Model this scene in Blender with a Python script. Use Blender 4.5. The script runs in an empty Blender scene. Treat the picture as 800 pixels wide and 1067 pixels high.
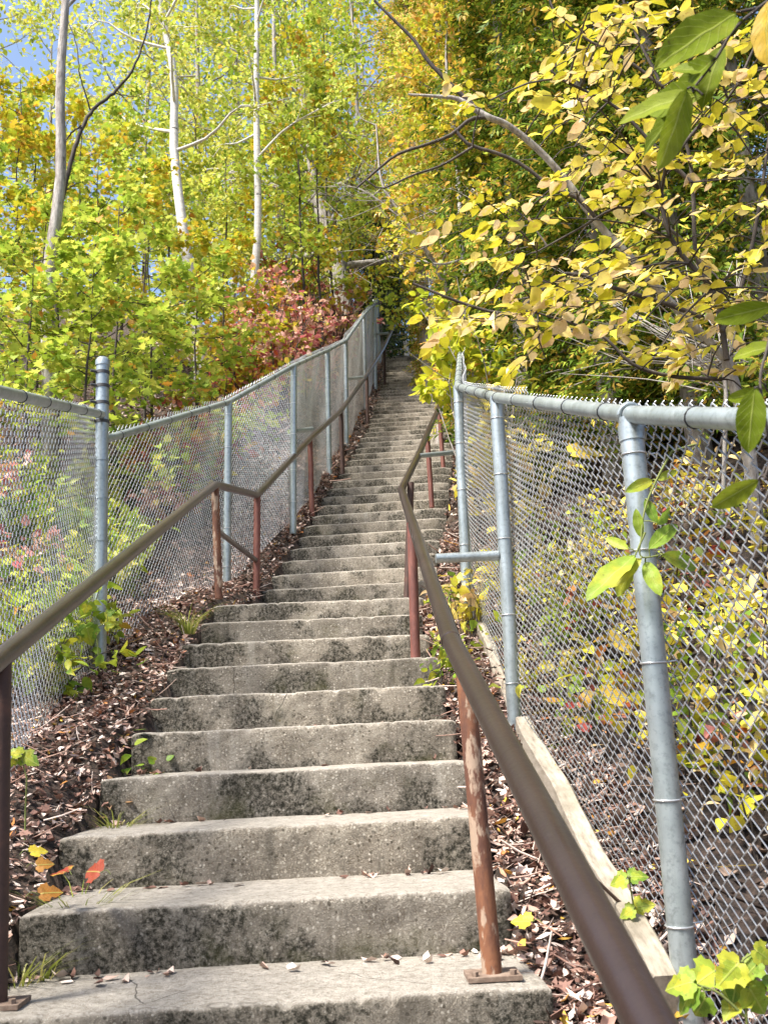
import bpy, math, random
import numpy as np
from mathutils import Vector

rnd = random.Random(7)
rng = np.random.default_rng(7)
SC = bpy.context.scene
COL = SC.collection

# ------------------------------------------------------------------ camera
PW, PH, FPX = 800.0, 1067.0, 1050.0
RT = np.array([0.99833281, -0.03436334, -0.04637635])
UP = np.array([0.03706651, -0.23422553, 0.97147541])
FW = np.array([0.04424567, 0.97157478, 0.2325613])

def at(x, y, Y):
    """photo pixel (800x1067) -> world point at distance Y along the stairs"""
    d = FW * FPX + RT * (x - PW / 2) + UP * (PH / 2 - y)
    return d * (Y / d[1])

def proj(P):
    P = np.asarray(P); d = P @ FW
    return PW / 2 + FPX * (P @ RT) / d, PH / 2 - FPX * (P @ UP) / d

cd = bpy.data.cameras.new('camera')
cam = bpy.data.objects.new('camera', cd)
COL.objects.link(cam)
from mathutils import Matrix
cam.matrix_world = Matrix([[RT[0], UP[0], -FW[0], 0], [RT[1], UP[1], -FW[1], 0], [RT[2], UP[2], -FW[2], 0], [0, 0, 0, 1]])
cd.sensor_fit = 'HORIZONTAL'; cd.sensor_width = 36.0; cd.lens = 36.0 * FPX / PW
cd.clip_start = 0.05; cd.clip_end = 500
SC.camera = cam
cd.dof.use_dof = True; cd.dof.focus_distance = 4.5; cd.dof.aperture_fstop = 14

# ------------------------------------------------------------------ profile of the hill
R = 0.17; Y0 = 2.55304; Z0 = -0.55445; T1 = 0.43651; T2 = 0.31177
NSTEP = 55

def stp(i):
    if i <= 9: return Y0 + i * T1, Z0 + i * R
    return Y0 + 9 * T1 + 1.1192 + (i - 10) * T2, Z0 + 10 * R + (i - 10) * R + 0.10973

Y9, Z9 = stp(9); Y10, Z10 = stp(10); YT, ZT = stp(NSTEP - 1)
PY = np.array([-40, -6, Y0 - 3 * T1, Y9, Y9 + 0.55, Y10, YT, YT + 3, YT + 30, YT + 200.])
PZ = np.array([-6, -2.4, Z0 - 3 * R, Z9, Z9 + 0.12, Z10, ZT, ZT + 0.5, ZT + 9, ZT + 40.])
def prof(Y): return np.interp(Y, PY, PZ)
CY = np.array([-20, Y0, Y9, Y10, 9.47, 11.97, 13.84, 16.95, 21.3, 60])
CL = np.array([-.95, -.95, -.857, -.62, -.29, .16, .46, .80, 1.13, 2.5])
CR = np.array([.44, .44, .50, .67, 1.02, 1.44, 1.69, 2.06, 2.45, 3.9])
def sleft(Y): return np.interp(Y, CY, CL)
def sright(Y): return np.interp(Y, CY, CR)

def hnoise(x, y):
    return (0.030 * np.sin(2.1 * x + 1.3 * y) + 0.022 * np.sin(4.3 * x - 3.1 * y + 1) + 0.012 * np.sin(9.1 * x + 7.7 * y + 2)
            + 0.008 * np.sin(17 * x - 13 * y))
def ground(x, y):
    x = np.asarray(x, float); y = np.asarray(y, float)
    L = sleft(y); Rr = sright(y)
    base = prof(y)
    dl = np.clip(L - x, 0, None); dr = np.clip(x - Rr, 0, None)
    bank = np.where(dl > 0, 0.02 + 0.22 * np.clip(dl - 0.45, 0, 30) - 0.08 * np.exp(-(dl / .12) ** 2),
                    np.where(dr > 0, -0.10 + 0.05 * np.clip(dr, 0, .5) + 0.36 * np.clip(dr - 0.45, 0, 30), -0.24))
    flat = np.exp(-np.clip(dl + dr, 0, 9) * 0.15)
    near = np.where((dl + dr) > 0.05, 1.0, 0.0)
    return base + bank + hnoise(x, y) * near

# ------------------------------------------------------------------ mesh helpers
class MB:
    def __init__(s): s.v = []; s.f = {}; s.n = 0; s.a = {}
    def add(s, V, F, A=None):
        if A is not None: s.a[s.n] = np.asarray(A, float)
        V = np.asarray(V, float).reshape(-1, 3); F = np.asarray(F, int)
        if len(V) == 0: return
        s.v.append(V); s.f.setdefault(F.shape[1], []).append(F + s.n); s.n += len(V)
    def build(s, name, mat, parent=None, smooth=True):
        me = bpy.data.meshes.new(name)
        if s.n:
            V = np.concatenate(s.v)
            me.vertices.add(len(V)); me.vertices.foreach_set('co', V.ravel().astype(np.float32))
            idx = []; tot = []
            for k, L in s.f.items():
                F = np.concatenate(L); idx.append(F.ravel()); tot.append(np.full(len(F), k))
            idx = np.concatenate(idx); tot = np.concatenate(tot)
            st = np.concatenate([[0], np.cumsum(tot)[:-1]])
            me.loops.add(len(idx)); me.loops.foreach_set('vertex_index', idx.astype(np.int32))
            me.polygons.add(len(tot)); me.polygons.foreach_set('loop_start', st.astype(np.int32))
            me.polygons.foreach_set('loop_total', tot.astype(np.int32))
            me.polygons.foreach_set('use_smooth', np.full(len(tot), smooth))
            me.update(calc_edges=True)
            if s.a:
                AA = np.zeros((len(V), 3), np.float32)
                for k, x in s.a.items(): AA[k:k + len(x)] = x
                me.attributes.new('vein', 'FLOAT_VECTOR', 'POINT').data.foreach_set('vector', AA.ravel())
        o = bpy.data.objects.new(name, me); COL.objects.link(o)
        if mat: me.materials.append(mat)
        if parent is not None:
            o.parent = parent
            o.matrix_parent_inverse = Matrix.Translation(-Vector(parent.location))
        return o
    # shapes
    def tube(s, pts, rad, sides=8, caps=True):
        P = np.asarray(pts, float); n = len(P)
        rad = np.broadcast_to(np.asarray(rad, float), (n,))
        T = np.gradient(P, axis=0); T /= np.linalg.norm(T, axis=1)[:, None] + 1e-12
        ref = np.array([0.13, 0.27, 0.95]) if abs(T[:, 2]).mean() < .8 else np.array([0.9, 0.1, 0.05])
        A = np.cross(T, ref); A /= np.linalg.norm(A, axis=1)[:, None] + 1e-12
        B = np.cross(T, A)
        a = np.arange(sides) * 2 * np.pi / sides
        V = P[:, None, :] + rad[:, None, None] * (np.cos(a)[None, :, None] * A[:, None, :] + np.sin(a)[None, :, None] * B[:, None, :])
        i = np.arange(n - 1)[:, None] * sides; j = np.arange(sides)[None, :]; j2 = (j + 1) % sides
        F = np.stack([i + j, i + j2, i + sides + j2, i + sides + j], -1).reshape(-1, 4)
        s.add(V.reshape(-1, 3), F)
        if caps:
            for k in (0, n - 1):
                c = P[k]; VV = np.concatenate([V[k], [c]])
                m = len(V[k]); FF = np.stack([np.arange(m), (np.arange(m) + 1) % m, np.full(m, m)], -1)
                s.add(VV, FF)
    def box(s, lo, hi, M=None, off=None):
        lo = np.array(lo, float); hi = np.array(hi, float)
        V = np.array([[lo[0] if not i & 1 else hi[0], lo[1] if not i & 2 else hi[1], lo[2] if not i & 4 else hi[2]] for i in range(8)])
        if M is not None: V = V @ np.asarray(M).T
        if off is not None: V = V + np.asarray(off)
        s.add(V, [[0, 2, 3, 1], [4, 5, 7, 6], [0, 1, 5, 4], [2, 6, 7, 3], [0, 4, 6, 2], [1, 3, 7, 5]])
    def inst(s, tv, tf, pos, X, Yv, Zv, scale):
        """copies of one small template (tv, faces tf) with frames X,Yv,Zv"""
        pos = np.asarray(pos); n = len(pos)
        if n == 0: return
        tv = np.asarray(tv, float); scale = np.broadcast_to(np.asarray(scale, float), (n,))
        V = pos[:, None, :] + scale[:, None, None] * (tv[None, :, 0:1] * X[:, None, :] + tv[None, :, 1:2] * Yv[:, None, :] + tv[None, :, 2:3] * Zv[:, None, :])
        base = np.arange(n)[:, None, None] * len(tv)
        for F in tf:
            F = np.asarray(F)
            # faces of one size per entry; vertices are only added once below
            s.f.setdefault(F.shape[1], []).append((F[None] + base).reshape(-1, F.shape[1]) + s.n)
        s.v.append(V.reshape(-1, 3)); s.n += n * len(tv)

def smooth_path(pts, n):
    P = np.asarray(pts, float)
    if len(P) < 3:
        t = np.linspace(0, 1, n)[:, None]; return P[0] * (1 - t) + P[-1] * t
    Q = np.concatenate([[2 * P[0] - P[1]], P, [2 * P[-1] - P[-2]]])
    out = []
    for u in np.linspace(0, len(P) - 1 - 1e-6, n):
        i = int(u); t = u - i
        p0, p1, p2, p3 = Q[i:i + 4]
        out.append(.5 * (2 * p1 + (p2 - p0) * t + (2 * p0 - 5 * p1 + 4 * p2 - p3) * t * t + (3 * p1 - p0 - 3 * p2 + p3) * t ** 3))
    return np.array(out)

def corner_path(pts, r=.04, k=4):
    """polyline with small rounded corners"""
    P = [np.asarray(p, float) for p in pts]; out = [P[0]]
    for a, b, c in zip(P[:-2], P[1:-1], P[2:]):
        d1 = (a - b); l1 = np.linalg.norm(d1); d2 = (c - b); l2 = np.linalg.norm(d2)
        s = b + d1 / l1 * min(r, l1 * .4); e = b + d2 / l2 * min(r, l2 * .4)
        for t in np.linspace(0, 1, k): out.append((1 - t) ** 2 * s + 2 * t * (1 - t) * b + t * t * e)
    out.append(P[-1]); return np.array(out)

def empty(name, loc):
    o = bpy.data.objects.new(name, None); COL.objects.link(o); o.location = Vector([float(v) for v in loc]); o.empty_display_size = .1
    return o
def tag(o, label, cat, group=None, kind=None):
    if label: o['label'] = label
    if cat: o['category'] = cat
    if group: o['group'] = group
    if kind: o['kind'] = kind
    return o
def thing(name, label, cat, loc, group=None):
    return tag(empty(name, loc), label, cat, group)

# ------------------------------------------------------------------ materials
def new_mat(name):
    m = bpy.data.materials.new(name); m.use_nodes = True
    nt = m.node_tree; nt.nodes.clear()
    return m, nt
class NT:
    def __init__(s, nt): s.nt = nt
    def n(s, t, **kw):
        nd = s.nt.nodes.new(t)
        for k, v in kw.items():
            if k.startswith('_'): setattr(nd, k[1:], v)
            else: nd.inputs[k.replace('_', ' ')].default_value = v
        return nd
    def l(s, a, b): s.nt.links.new(a, b)
    def ramp(s, fac, stops, interp='LINEAR'):
        r = s.nt.nodes.new('ShaderNodeValToRGB'); r.color_ramp.interpolation = interp
        e = r.color_ramp.elements
        while len(e) > 1: e.remove(e[-1])
        e[0].position = stops[0][0]; e[0].color = (*stops[0][1], 1)
        for p, c in stops[1:]:
            x = e.new(p); x.color = (*c, 1)
        s.l(fac, r.inputs[0]); return r
    def noise(s, vec, scale, detail=4, rough=.6):
        nd = s.n('ShaderNodeTexNoise'); nd.inputs['Scale'].default_value = scale; nd.inputs['Detail'].default_value = detail
        nd.inputs['Roughness'].default_value = rough
        if vec is not None: s.l(vec, nd.inputs['Vector'])
        return nd.outputs['Fac']
    def mix(s, fac, a, b, mode='MIX'):
        m = s.nt.nodes.new('ShaderNodeMix'); m.data_type = 'RGBA'; m.blend_type = mode
        for sock, v in ((m.inputs[0], fac), (m.inputs[6], a), (m.inputs[7], b)):
            if hasattr(v, 'is_linked') or hasattr(v, 'links'): s.l(v, sock)
            elif isinstance(v, tuple): sock.default_value = (*v, 1)
            else: sock.default_value = v
        return m.outputs[2]
    def math(s, op, a, b=None):
        m = s.nt.nodes.new('ShaderNodeMath'); m.operation = op
        for sock, v in ((m.inputs[0], a), (m.inputs[1], b)):
            if v is None: continue
            if hasattr(v, 'links'): s.l(v, sock)
            else: sock.default_value = v
        return m.outputs[0]
    def mapr(s, v, a, b, c=0, d=1):
        m = s.nt.nodes.new('ShaderNodeMapRange'); s.l(v, m.inputs[0])
        for i, x in enumerate((a, b, c, d)): m.inputs[i + 1].default_value = x
        return m.outputs[0]

def bump(t, b, h, strength, dist):
    bp = t.n('ShaderNodeBump'); bp.inputs['Strength'].default_value = strength; bp.inputs['Distance'].default_value = dist
    t.l(h, bp.inputs['Height']); t.l(bp.outputs[0], b.inputs['Normal'])

def leaf_mat(name, stops, trans=.35, rough=.5, vein=False, mottle=None, spec=.3, spots=False):
    """leaf colour picked per leaf, thin translucent blade"""
    m, nt = new_mat(name); t = NT(nt)
    g = t.n('ShaderNodeNewGeometry')
    col = t.ramp(g.outputs['Random Per Island'], stops).outputs[0]
    co = t.n('ShaderNodeTexCoord').outputs['Object']
    nz = t.noise(co, 14, 3)
    col = t.mix(t.mapr(nz, .35, .75, 0, .45), col, (.55, .5, .42), 'MULTIPLY')
    if mottle:
        nz2 = t.noise(co, mottle[1], 4)
        col = t.mix(t.mapr(nz2, .52, .66, 0, .9), col, mottle[0])
    if spots:
        n5 = t.noise(co, 48, 3, .6); n6 = t.noise(co, 110, 2)
        col = t.mix(t.mapr(n5, .60, .70, 0, .6), col, (.50, .27, .08)); col = t.mix(t.mapr(n6, .70, .74, 0, .8), col, (.16, .07, .03))
    b = t.n('ShaderNodeBsdfPrincipled'); b.inputs['Roughness'].default_value = rough
    b.inputs['Specular IOR Level'].default_value = spec
    if vein:
        av = t.n('ShaderNodeAttribute'); av.attribute_name = 'vein'; sv = t.n('ShaderNodeSeparateXYZ'); t.l(av.outputs['Vector'], sv.inputs[0])
        ak = t.math('ABSOLUTE', sv.outputs[1])
        ph = t.math('FRACT', t.math('SUBTRACT', t.math('MULTIPLY', sv.outputs[0], 7.5), t.math('MULTIPLY', ak, 2.2)))
        line = t.mapr(t.math('ABSOLUTE', t.math('SUBTRACT', ph, .5)), .06, .015, 0, 1)
        mid = t.mapr(ak, .075, .03, 0, 1)
        vv = t.math('MULTIPLY', t.math('MAXIMUM', t.math('MULTIPLY', line, .55), mid), sv.outputs[2])
        n3 = t.noise(co, 60, 4)
        col = t.mix(t.mapr(n3, .35, .7, 0, .5), col, (.5, .5, .4), 'MULTIPLY')
        n4 = t.noise(co, 130, 2)
        col = t.mix(t.mapr(n4, .68, .73, 0, .7), col, (.10, .06, .02))
        col = t.mix(t.math('MULTIPLY', vv, .55), col, (.42, .46, .12))
        bump(t, b, t.math('ADD', t.math('MULTIPLY', vv, -.6), t.math('MULTIPLY', n3, .4)), .6, .003)
    tr = t.n('ShaderNodeBsdfTranslucent')
    mx = t.n('ShaderNodeMixShader'); mx.inputs[0].default_value = trans
    t.l(col, b.inputs['Base Color']); t.l(col, tr.inputs['Color'])
    t.l(b.outputs[0], mx.inputs[1]); t.l(tr.outputs[0], mx.inputs[2])
    o = t.n('ShaderNodeOutputMaterial'); t.l(mx.outputs[0], o.inputs[0])
    return m

def principled(name, build):
    m, nt = new_mat(name); t = NT(nt)
    b = t.n('ShaderNodeBsdfPrincipled'); o = t.n('ShaderNodeOutputMaterial'); t.l(b.outputs[0], o.inputs[0])
    build(t, b); return m


def mk_concrete(t, b):
    co = t.n('ShaderNodeTexCoord').outputs['Object']
    big = t.noise(co, 3.4, 5, .62); med = t.noise(co, 10, 6, .72); fine = t.noise(co, 62, 6, .8); grit = t.noise(co, 170, 4, .7)
    base = t.ramp(med, [(.28, (.155, .135, .11)), (.5, (.30, .268, .222)), (.72, (.44, .40, .335))]).outputs[0]
    base = t.mix(t.mapr(fine, .50, .36, 0, .7), base, (.14, .112, .08), 'MIX')
    base = t.mix(t.mapr(grit, .54, .66, 0, .7), base, (.66, .60, .50), 'MIX')
    vo = t.n('ShaderNodeTexVoronoi'); vo.inputs['Scale'].default_value = 70; t.l(co, vo.inputs['Vector'])
    wht = t.n('ShaderNodeSeparateColor'); t.l(vo.outputs['Color'], wht.inputs[0])
    base = t.mix(t.math('MULTIPLY', t.mapr(vo.outputs['Distance'], .34, .22, 0, 1), t.mapr(wht.outputs[0], .6, .7, 0, .75)), base, (.66, .61, .53), 'MIX')
    base = t.mix(t.math('MULTIPLY', t.mapr(vo.outputs['Distance'], .40, .28, 0, 1), t.mapr(wht.outputs[1], .82, .88, 0, .7)), base, (.06, .05, .035), 'MIX')
    oi = t.n('ShaderNodeObjectInfo').outputs['Random']
    base = t.mix(1.0, base, t.ramp(oi, [(0, (.80, .79, .77)), (.5, (1, 1, 1)), (1, (1.12, 1.10, 1.06))]).outputs[0], 'MULTIPLY')
    dm = t.n('ShaderNodeMapping'); dm.inputs['Scale'].default_value = (11, 11, 1.0); t.l(co, dm.inputs[0])
    drip = t.noise(dm.outputs[0], 1.0, 5, .6)
    base = t.mix(t.mapr(drip, .56, .68, 0, .55), base, (.10, .088, .07))
    base = t.mix(t.mapr(drip, .42, .32, 0, .30), base, (.60, .56, .49))
    # black algae / moss in blotches on the vertical faces
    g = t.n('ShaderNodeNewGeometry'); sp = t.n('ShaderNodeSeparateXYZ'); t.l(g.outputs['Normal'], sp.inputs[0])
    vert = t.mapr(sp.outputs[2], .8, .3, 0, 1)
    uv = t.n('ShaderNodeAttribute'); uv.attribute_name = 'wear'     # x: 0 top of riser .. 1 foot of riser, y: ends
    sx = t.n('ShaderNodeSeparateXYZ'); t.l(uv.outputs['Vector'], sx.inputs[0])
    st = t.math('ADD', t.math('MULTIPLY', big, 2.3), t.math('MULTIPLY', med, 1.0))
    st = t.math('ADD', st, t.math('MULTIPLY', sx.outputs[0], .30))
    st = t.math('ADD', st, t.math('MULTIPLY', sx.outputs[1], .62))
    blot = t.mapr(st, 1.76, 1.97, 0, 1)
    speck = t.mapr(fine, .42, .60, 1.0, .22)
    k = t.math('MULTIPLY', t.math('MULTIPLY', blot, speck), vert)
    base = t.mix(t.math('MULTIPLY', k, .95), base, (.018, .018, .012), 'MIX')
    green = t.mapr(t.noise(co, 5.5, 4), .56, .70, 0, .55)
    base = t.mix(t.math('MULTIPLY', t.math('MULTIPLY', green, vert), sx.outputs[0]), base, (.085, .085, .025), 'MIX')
    # upward faces take a paler speckled mix
    topk = t.mapr(sp.outputs[2], .55, .9, 0, 1)
    tread = t.ramp(t.noise(co, 18, 6, .75), [(.3, (.33, .295, .245)), (.5, (.49, .445, .38)), (.72, (.63, .58, .505))]).outputs[0]
    tread = t.mix(t.mapr(fine, .52, .36, 0, .75), tread, (.20, .17, .13), 'MIX')
    tread = t.mix(t.mapr(grit, .56, .68, 0, .6), tread, (.76, .72, .65), 'MIX')
    base = t.mix(topk, base, tread)
    vc = t.n('ShaderNodeTexVoronoi'); vc.feature = 'DISTANCE_TO_EDGE'; vc.inputs['Scale'].default_value = 1.7
    wv = t.n('ShaderNodeVectorMath'); wv.operation = 'ADD'
    nzc = t.n('ShaderNodeTexNoise'); nzc.inputs['Scale'].default_value = 9; t.l(co, nzc.inputs['Vector'])
    sc_ = t.n('ShaderNodeVectorMath'); sc_.operation = 'SCALE'; sc_.inputs['Scale'].default_value = .05; t.l(nzc.outputs['Color'], sc_.inputs[0])
    t.l(co, wv.inputs[0]); t.l(sc_.outputs[0], wv.inputs[1]); t.l(wv.outputs[0], vc.inputs['Vector'])
    crk = t.math('MULTIPLY', t.mapr(vc.outputs['Distance'], .0045, .001, 0, .75), t.mapr(t.noise(co, 1.3, 2), .56, .62, 0, 1))
    base = t.mix(crk, base, (.03, .026, .02))
    t.l(base, b.inputs['Base Color']); b.inputs['Roughness'].default_value = .93; b.inputs['Specular IOR Level'].default_value = .2
    h = t.math('ADD', t.math('MULTIPLY', fine, 1.0), t.math('ADD', t.math('MULTIPLY', grit, .6), t.math('MULTIPLY', med, .8)))
    bump(t, b, h, 1.0, .016)
CONCRETE = principled('weathered_concrete', mk_concrete)

def mk_rail(t, b):
    co = t.n('ShaderNodeTexCoord').outputs['Object']
    a = t.noise(co, 6, 5); f = t.noise(co, 45, 5, .7)
    c = t.ramp(a, [(.3, (.036, .023, .018)), (.6, (.058, .040, .032)), (.8, (.086, .064, .053))]).outputs[0]
    c = t.mix(t.mapr(f, .60, .75, 0, .6), c, (.05, .03, .022))
    g = t.noise(co, 11, 7, .75); h2 = t.noise(co, 4, 3)
    c = t.mix(t.math('MULTIPLY', t.mapr(g, .62, .66, 0, .8), t.mapr(h2, .45, .6, 0, 1)), c, (.20, .085, .04))
    g3 = t.noise(co, 140, 3, .7)
    c = t.mix(t.mapr(g3, .69, .73, 0, .55), c, (.30, .26, .23))
    t.l(c, b.inputs['Base Color']); b.inputs['Roughness'].default_value = .38; b.inputs['Coat Weight'].default_value = .5; b.inputs['Coat Roughness'].default_value = .16; b.inputs['Coat Tint'].default_value = (.9, .92, 1, 1)
    bump(t, b, f, .35, .003)
RAIL = principled('brown_rail_paint', mk_rail)
def mk_rail_dark(t, b):
    co = t.n('ShaderNodeTexCoord').outputs['Object']
    a = t.noise(co, 6, 5); f = t.noise(co, 45, 5, .7)
    c = t.ramp(a, [(.3, (.018, .0095, .007)), (.6, (.027, .0155, .012)), (.8, (.043, .028, .022))]).outputs[0]
    c = t.mix(t.mapr(f, .60, .75, 0, .6), c, (.012, .007, .006))
    g = t.noise(co, 11, 7, .75); h2 = t.noise(co, 4, 3)
    c = t.mix(t.math('MULTIPLY', t.mapr(g, .62, .66, 0, .8), t.mapr(h2, .45, .6, 0, 1)), c, (.11, .045, .025))
    g3 = t.noise(co, 140, 3, .7)
    c = t.mix(t.mapr(g3, .69, .73, 0, .55), c, (.16, .13, .12))
    t.l(c, b.inputs['Base Color']); b.inputs['Roughness'].default_value = .38; b.inputs['Coat Weight'].default_value = .22; b.inputs['Coat Roughness'].default_value = .16; b.inputs['Coat Tint'].default_value = (.9, .92, 1, 1)
    bump(t, b, f, .35, .003)
RAILDARK = principled('dark_brown_rail_paint', mk_rail_dark)
def mk_rust(t, b):
    co = t.n('ShaderNodeTexCoord').outputs['Object']
    mp = t.n('ShaderNodeMapping'); mp.inputs['Scale'].default_value = (1, 1, .35); t.l(co, mp.inputs[0])
    a = t.noise(mp.outputs[0], 14, 6, .7); f = t.noise(co, 60, 5, .7); g = t.noise(mp.outputs[0], 19, 5, .65)
    c = t.ramp(a, [(.25, (.05, .02, .013)), (.45, (.105, .04, .022)), (.6, (.19, .075, .033)), (.8, (.26, .13, .065))]).outputs[0]
    c = t.mix(t.mapr(g, .53, .58, 0, .85), c, (.34, .25, .18))
    c = t.mix(t.mapr(f, .58, .72, 0, .7), c, (.06, .03, .02))
    t.l(c, b.inputs['Base Color']); b.inputs['Roughness'].default_value = .75
    bump(t, b, f, .5, .004)
RUST = principled('rusted_post_paint', mk_rust)
def mk_red(t, b):
    co = t.n('ShaderNodeTexCoord').outputs['Object']
    mp = t.n('ShaderNodeMapping'); mp.inputs['Scale'].default_value = (1, 1, .4); t.l(co, mp.inputs[0])
    a = t.noise(mp.outputs[0], 12, 6, .7); f = t.noise(co, 60, 5, .7)
    c = t.ramp(a, [(.3, (.08, .026, .02)), (.5, (.15, .05, .036)), (.7, (.22, .09, .065))]).outputs[0]
    c = t.mix(t.mapr(f, .60, .72, 0, .7), c, (.06, .028, .02))
    t.l(c, b.inputs['Base Color']); b.inputs['Roughness'].default_value = .65
    bump(t, b, f, .4, .003)
REDPOST = principled('oxide_red_post_paint', mk_red)
def mk_darkpost(t, b):
    co = t.n('ShaderNodeTexCoord').outputs['Object']
    a = t.noise(co, 9, 6, .7); f = t.noise(co, 60, 5, .7)
    c = t.ramp(a, [(.3, (.035, .018, .013)), (.55, (.06, .030, .022)), (.75, (.11, .05, .033))]).outputs[0]
    c = t.mix(t.mapr(f, .58, .72, 0, .5), c, (.02, .012, .009))
    t.l(c, b.inputs['Base Color']); b.inputs['Roughness'].default_value = .7
    bump(t, b, f, .4, .003)
DARKPOST = principled('dark_brown_post_paint', mk_darkpost)
def mk_plate(t, b):
    co = t.n('ShaderNodeTexCoord').outputs['Object']
    a = t.noise(co, 22, 6, .7)
    c = t.ramp(a, [(.3, (.07, .045, .03)), (.5, (.16, .11, .08)), (.7, (.28, .215, .165))]).outputs[0]
    t.l(c, b.inputs['Base Color']); b.inputs['Roughness'].default_value = .85
    bump(t, b, a, .4, .003)
PLATE = principled('dusty_steel_plate', mk_plate)
def mk_galv(t, b):
    co = t.n('ShaderNodeTexCoord').outputs['Object']
    a = t.noise(co, 8, 4); f = t.noise(co, 55, 5, .7)
    c = t.ramp(a, [(.3, (.27, .31, .315)), (.6, (.38, .425, .435)), (.8, (.47, .51, .52))]).outputs[0]
    c = t.mix(t.mapr(f, .50, .68, 0, .7), c, (.18, .21, .205))
    gm = t.n('ShaderNodeMapping'); gm.inputs['Scale'].default_value = (9, 9, 1.1); t.l(co, gm.inputs[0])
    c = t.mix(t.mapr(t.noise(gm.outputs[0], 3, 5), .54, .70, 0, .5), c, (.22, .235, .22))
    c = t.mix(t.mapr(t.noise(co, 33, 4, .7), .68, .74, 0, .6), c, (.26, .16, .09))
    t.l(c, b.inputs['Base Color']); b.inputs['Metallic'].default_value = .55
    b.inputs['Roughness'].default_value = .36
    bump(t, b, f, .15, .002)
GALV = principled('galvanised_pipe', mk_galv)
def mk_wire(t, b):
    co = t.n('ShaderNodeTexCoord').outputs['Object']
    c = t.ramp(t.noise(co, 5, 3), [(.3, (.54, .55, .56)), (.7, (.72, .73, .74))]).outputs[0]
    t.l(c, b.inputs['Base Color']); b.inputs['Metallic'].default_value = .75; b.inputs['Roughness'].default_value = .28
WIRE = principled('galvanised_wire', mk_wire)
def mk_dark(t, b):
    b.inputs['Base Color'].default_value = (.04, .04, .042, 1); b.inputs['Roughness'].default_value = .6
DARKBAND = principled('dark_steel_band', mk_dark)
def mk_board(t, b):
    co = t.n('ShaderNodeTexCoord').outputs['Object']
    mp = t.n('ShaderNodeMapping'); mp.inputs['Scale'].default_value = (14, 1.2, 9); t.l(co, mp.inputs[0])
    a = t.noise(mp.outputs[0], 4, 6, .7); f = t.noise(co, 3, 4)
    c = t.ramp(a, [(.3, (.17, .14, .105)), (.5, (.34, .295, .23)), (.7, (.44, .39, .315))]).outputs[0]
    c = t.mix(t.mapr(f, .52, .70, 0, .7), c, (.13, .11, .07))
    t.l(c, b.inputs['Base Color']); b.inputs['Roughness'].default_value = .85
    bump(t, b, a, .4, .004)
BOARD = principled('weathered_board', mk_board)
def mk_soil(t, b):
    co = t.n('ShaderNodeTexCoord').outputs['Object']
    a = t.noise(co, 1.6, 6, .7); f = t.noise(co, 24, 6, .75); g = t.noise(co, 60, 4, .7)
    c = t.ramp(f, [(.25, (.012, .009, .007)), (.46, (.045, .032, .025)), (.60, (.12, .08, .06)), (.76, (.26, .19, .15))]).outputs[0]
    c = t.mix(t.mapr(a, .5, .7, 0, .45), c, (.10, .075, .03))
    c = t.mix(t.mapr(g, .6, .74, 0, .5), c, (.30, .22, .18))
    t.l(c, b.inputs['Base Color']); b.inputs['Roughness'].default_value = .95
    bump(t, b, f, 1.0, .05)
SOIL = principled('leaf_mould_soil', mk_soil)
def bark(name, stops, scale, zs, bs=.6, mark=None):
    def f(t, b):
        co = t.n('ShaderNodeTexCoord').outputs['Object']
        mp = t.n('ShaderNodeMapping'); mp.inputs['Scale'].default_value = (1, 1, zs); t.l(co, mp.inputs[0])
        a = t.noise(mp.outputs[0], scale, 6, .7)
        c = t.ramp(a, stops).outputs[0]
        if mark:
            k = t.noise(mp.outputs[0], scale * .45, 5, .7)
            c = t.mix(t.mapr(k, mark[0], mark[0] + .05, 0, .9), c, mark[1])
        t.l(c, b.inputs['Base Color']); b.inputs['Roughness'].default_value = .85
        bump(t, b, a, bs, .02)
    return principled(name, f)
BIRCH = bark('birch_bark', [(.2, (.38, .35, .32)), (.5, (.62, .59, .55)), (.8, (.74, .72, .68))], 6, 4.5, .3, (.60, (.07, .06, .055)))
GREYBARK = bark('grey_bark', [(.3, (.12, .10, .088)), (.47, (.27, .24, .215)), (.6, (.40, .37, .335)), (.75, (.50, .47, .43))], 20, .28, .8, (.63, (.09, .08, .06)))
DARKBARK = bark('dark_bark', [(.25, (.018, .013, .010)), (.5, (.05, .038, .03)), (.75, (.11, .09, .075))], 18, .35)
PALETWIG = bark('pale_twig_bark', [(.25, (.20, .17, .15)), (.5, (.36, .33, .30)), (.75, (.50, .47, .43))], 22, .4)
STEM = bark('green_stem', [(.3, (.10, .13, .03)), (.7, (.20, .22, .06))], 20, .5, .2)

YG = (.42, .44, .030); YEL = (.66, .56, .04); GRN = (.15, .22, .025); LIME = (.36, .45, .035); ORG = (.62, .27, .04)
PEACH = (.78, .58, .30); RED = (.42, .05, .035); PINK = (.52, .21, .18); BRN = (.20, .09, .035); DGRN = (.035, .07, .014)
L_MAPLE = leaf_mat('maple_leaf_lime', [(0, (.16, .26, .03)), (.2, (.32, .45, .05)), (.5, (.46, .56, .065)), (.78, (.58, .63, .12)), (.95, (.66, .62, .10)), (1, ORG)], trans=.42)
L_GOLD = leaf_mat('maple_leaf_gold', [(0, LIME), (.3, YG), (.65, YEL), (.86, (.66, .48, .05)), (1, ORG)])
L_BIRCH = leaf_mat('birch_leaf', [(0, (.25, .34, .03)), (.3, (.46, .54, .07)), (.6, (.60, .64, .12)), (.85, (.70, .66, .15)), (1, YEL)], trans=.42)
L_DARKG = leaf_mat('dark_green_leaf', [(0, DGRN), (.5, (.07, .12, .02)), (1, (.15, .20, .03))])
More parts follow.
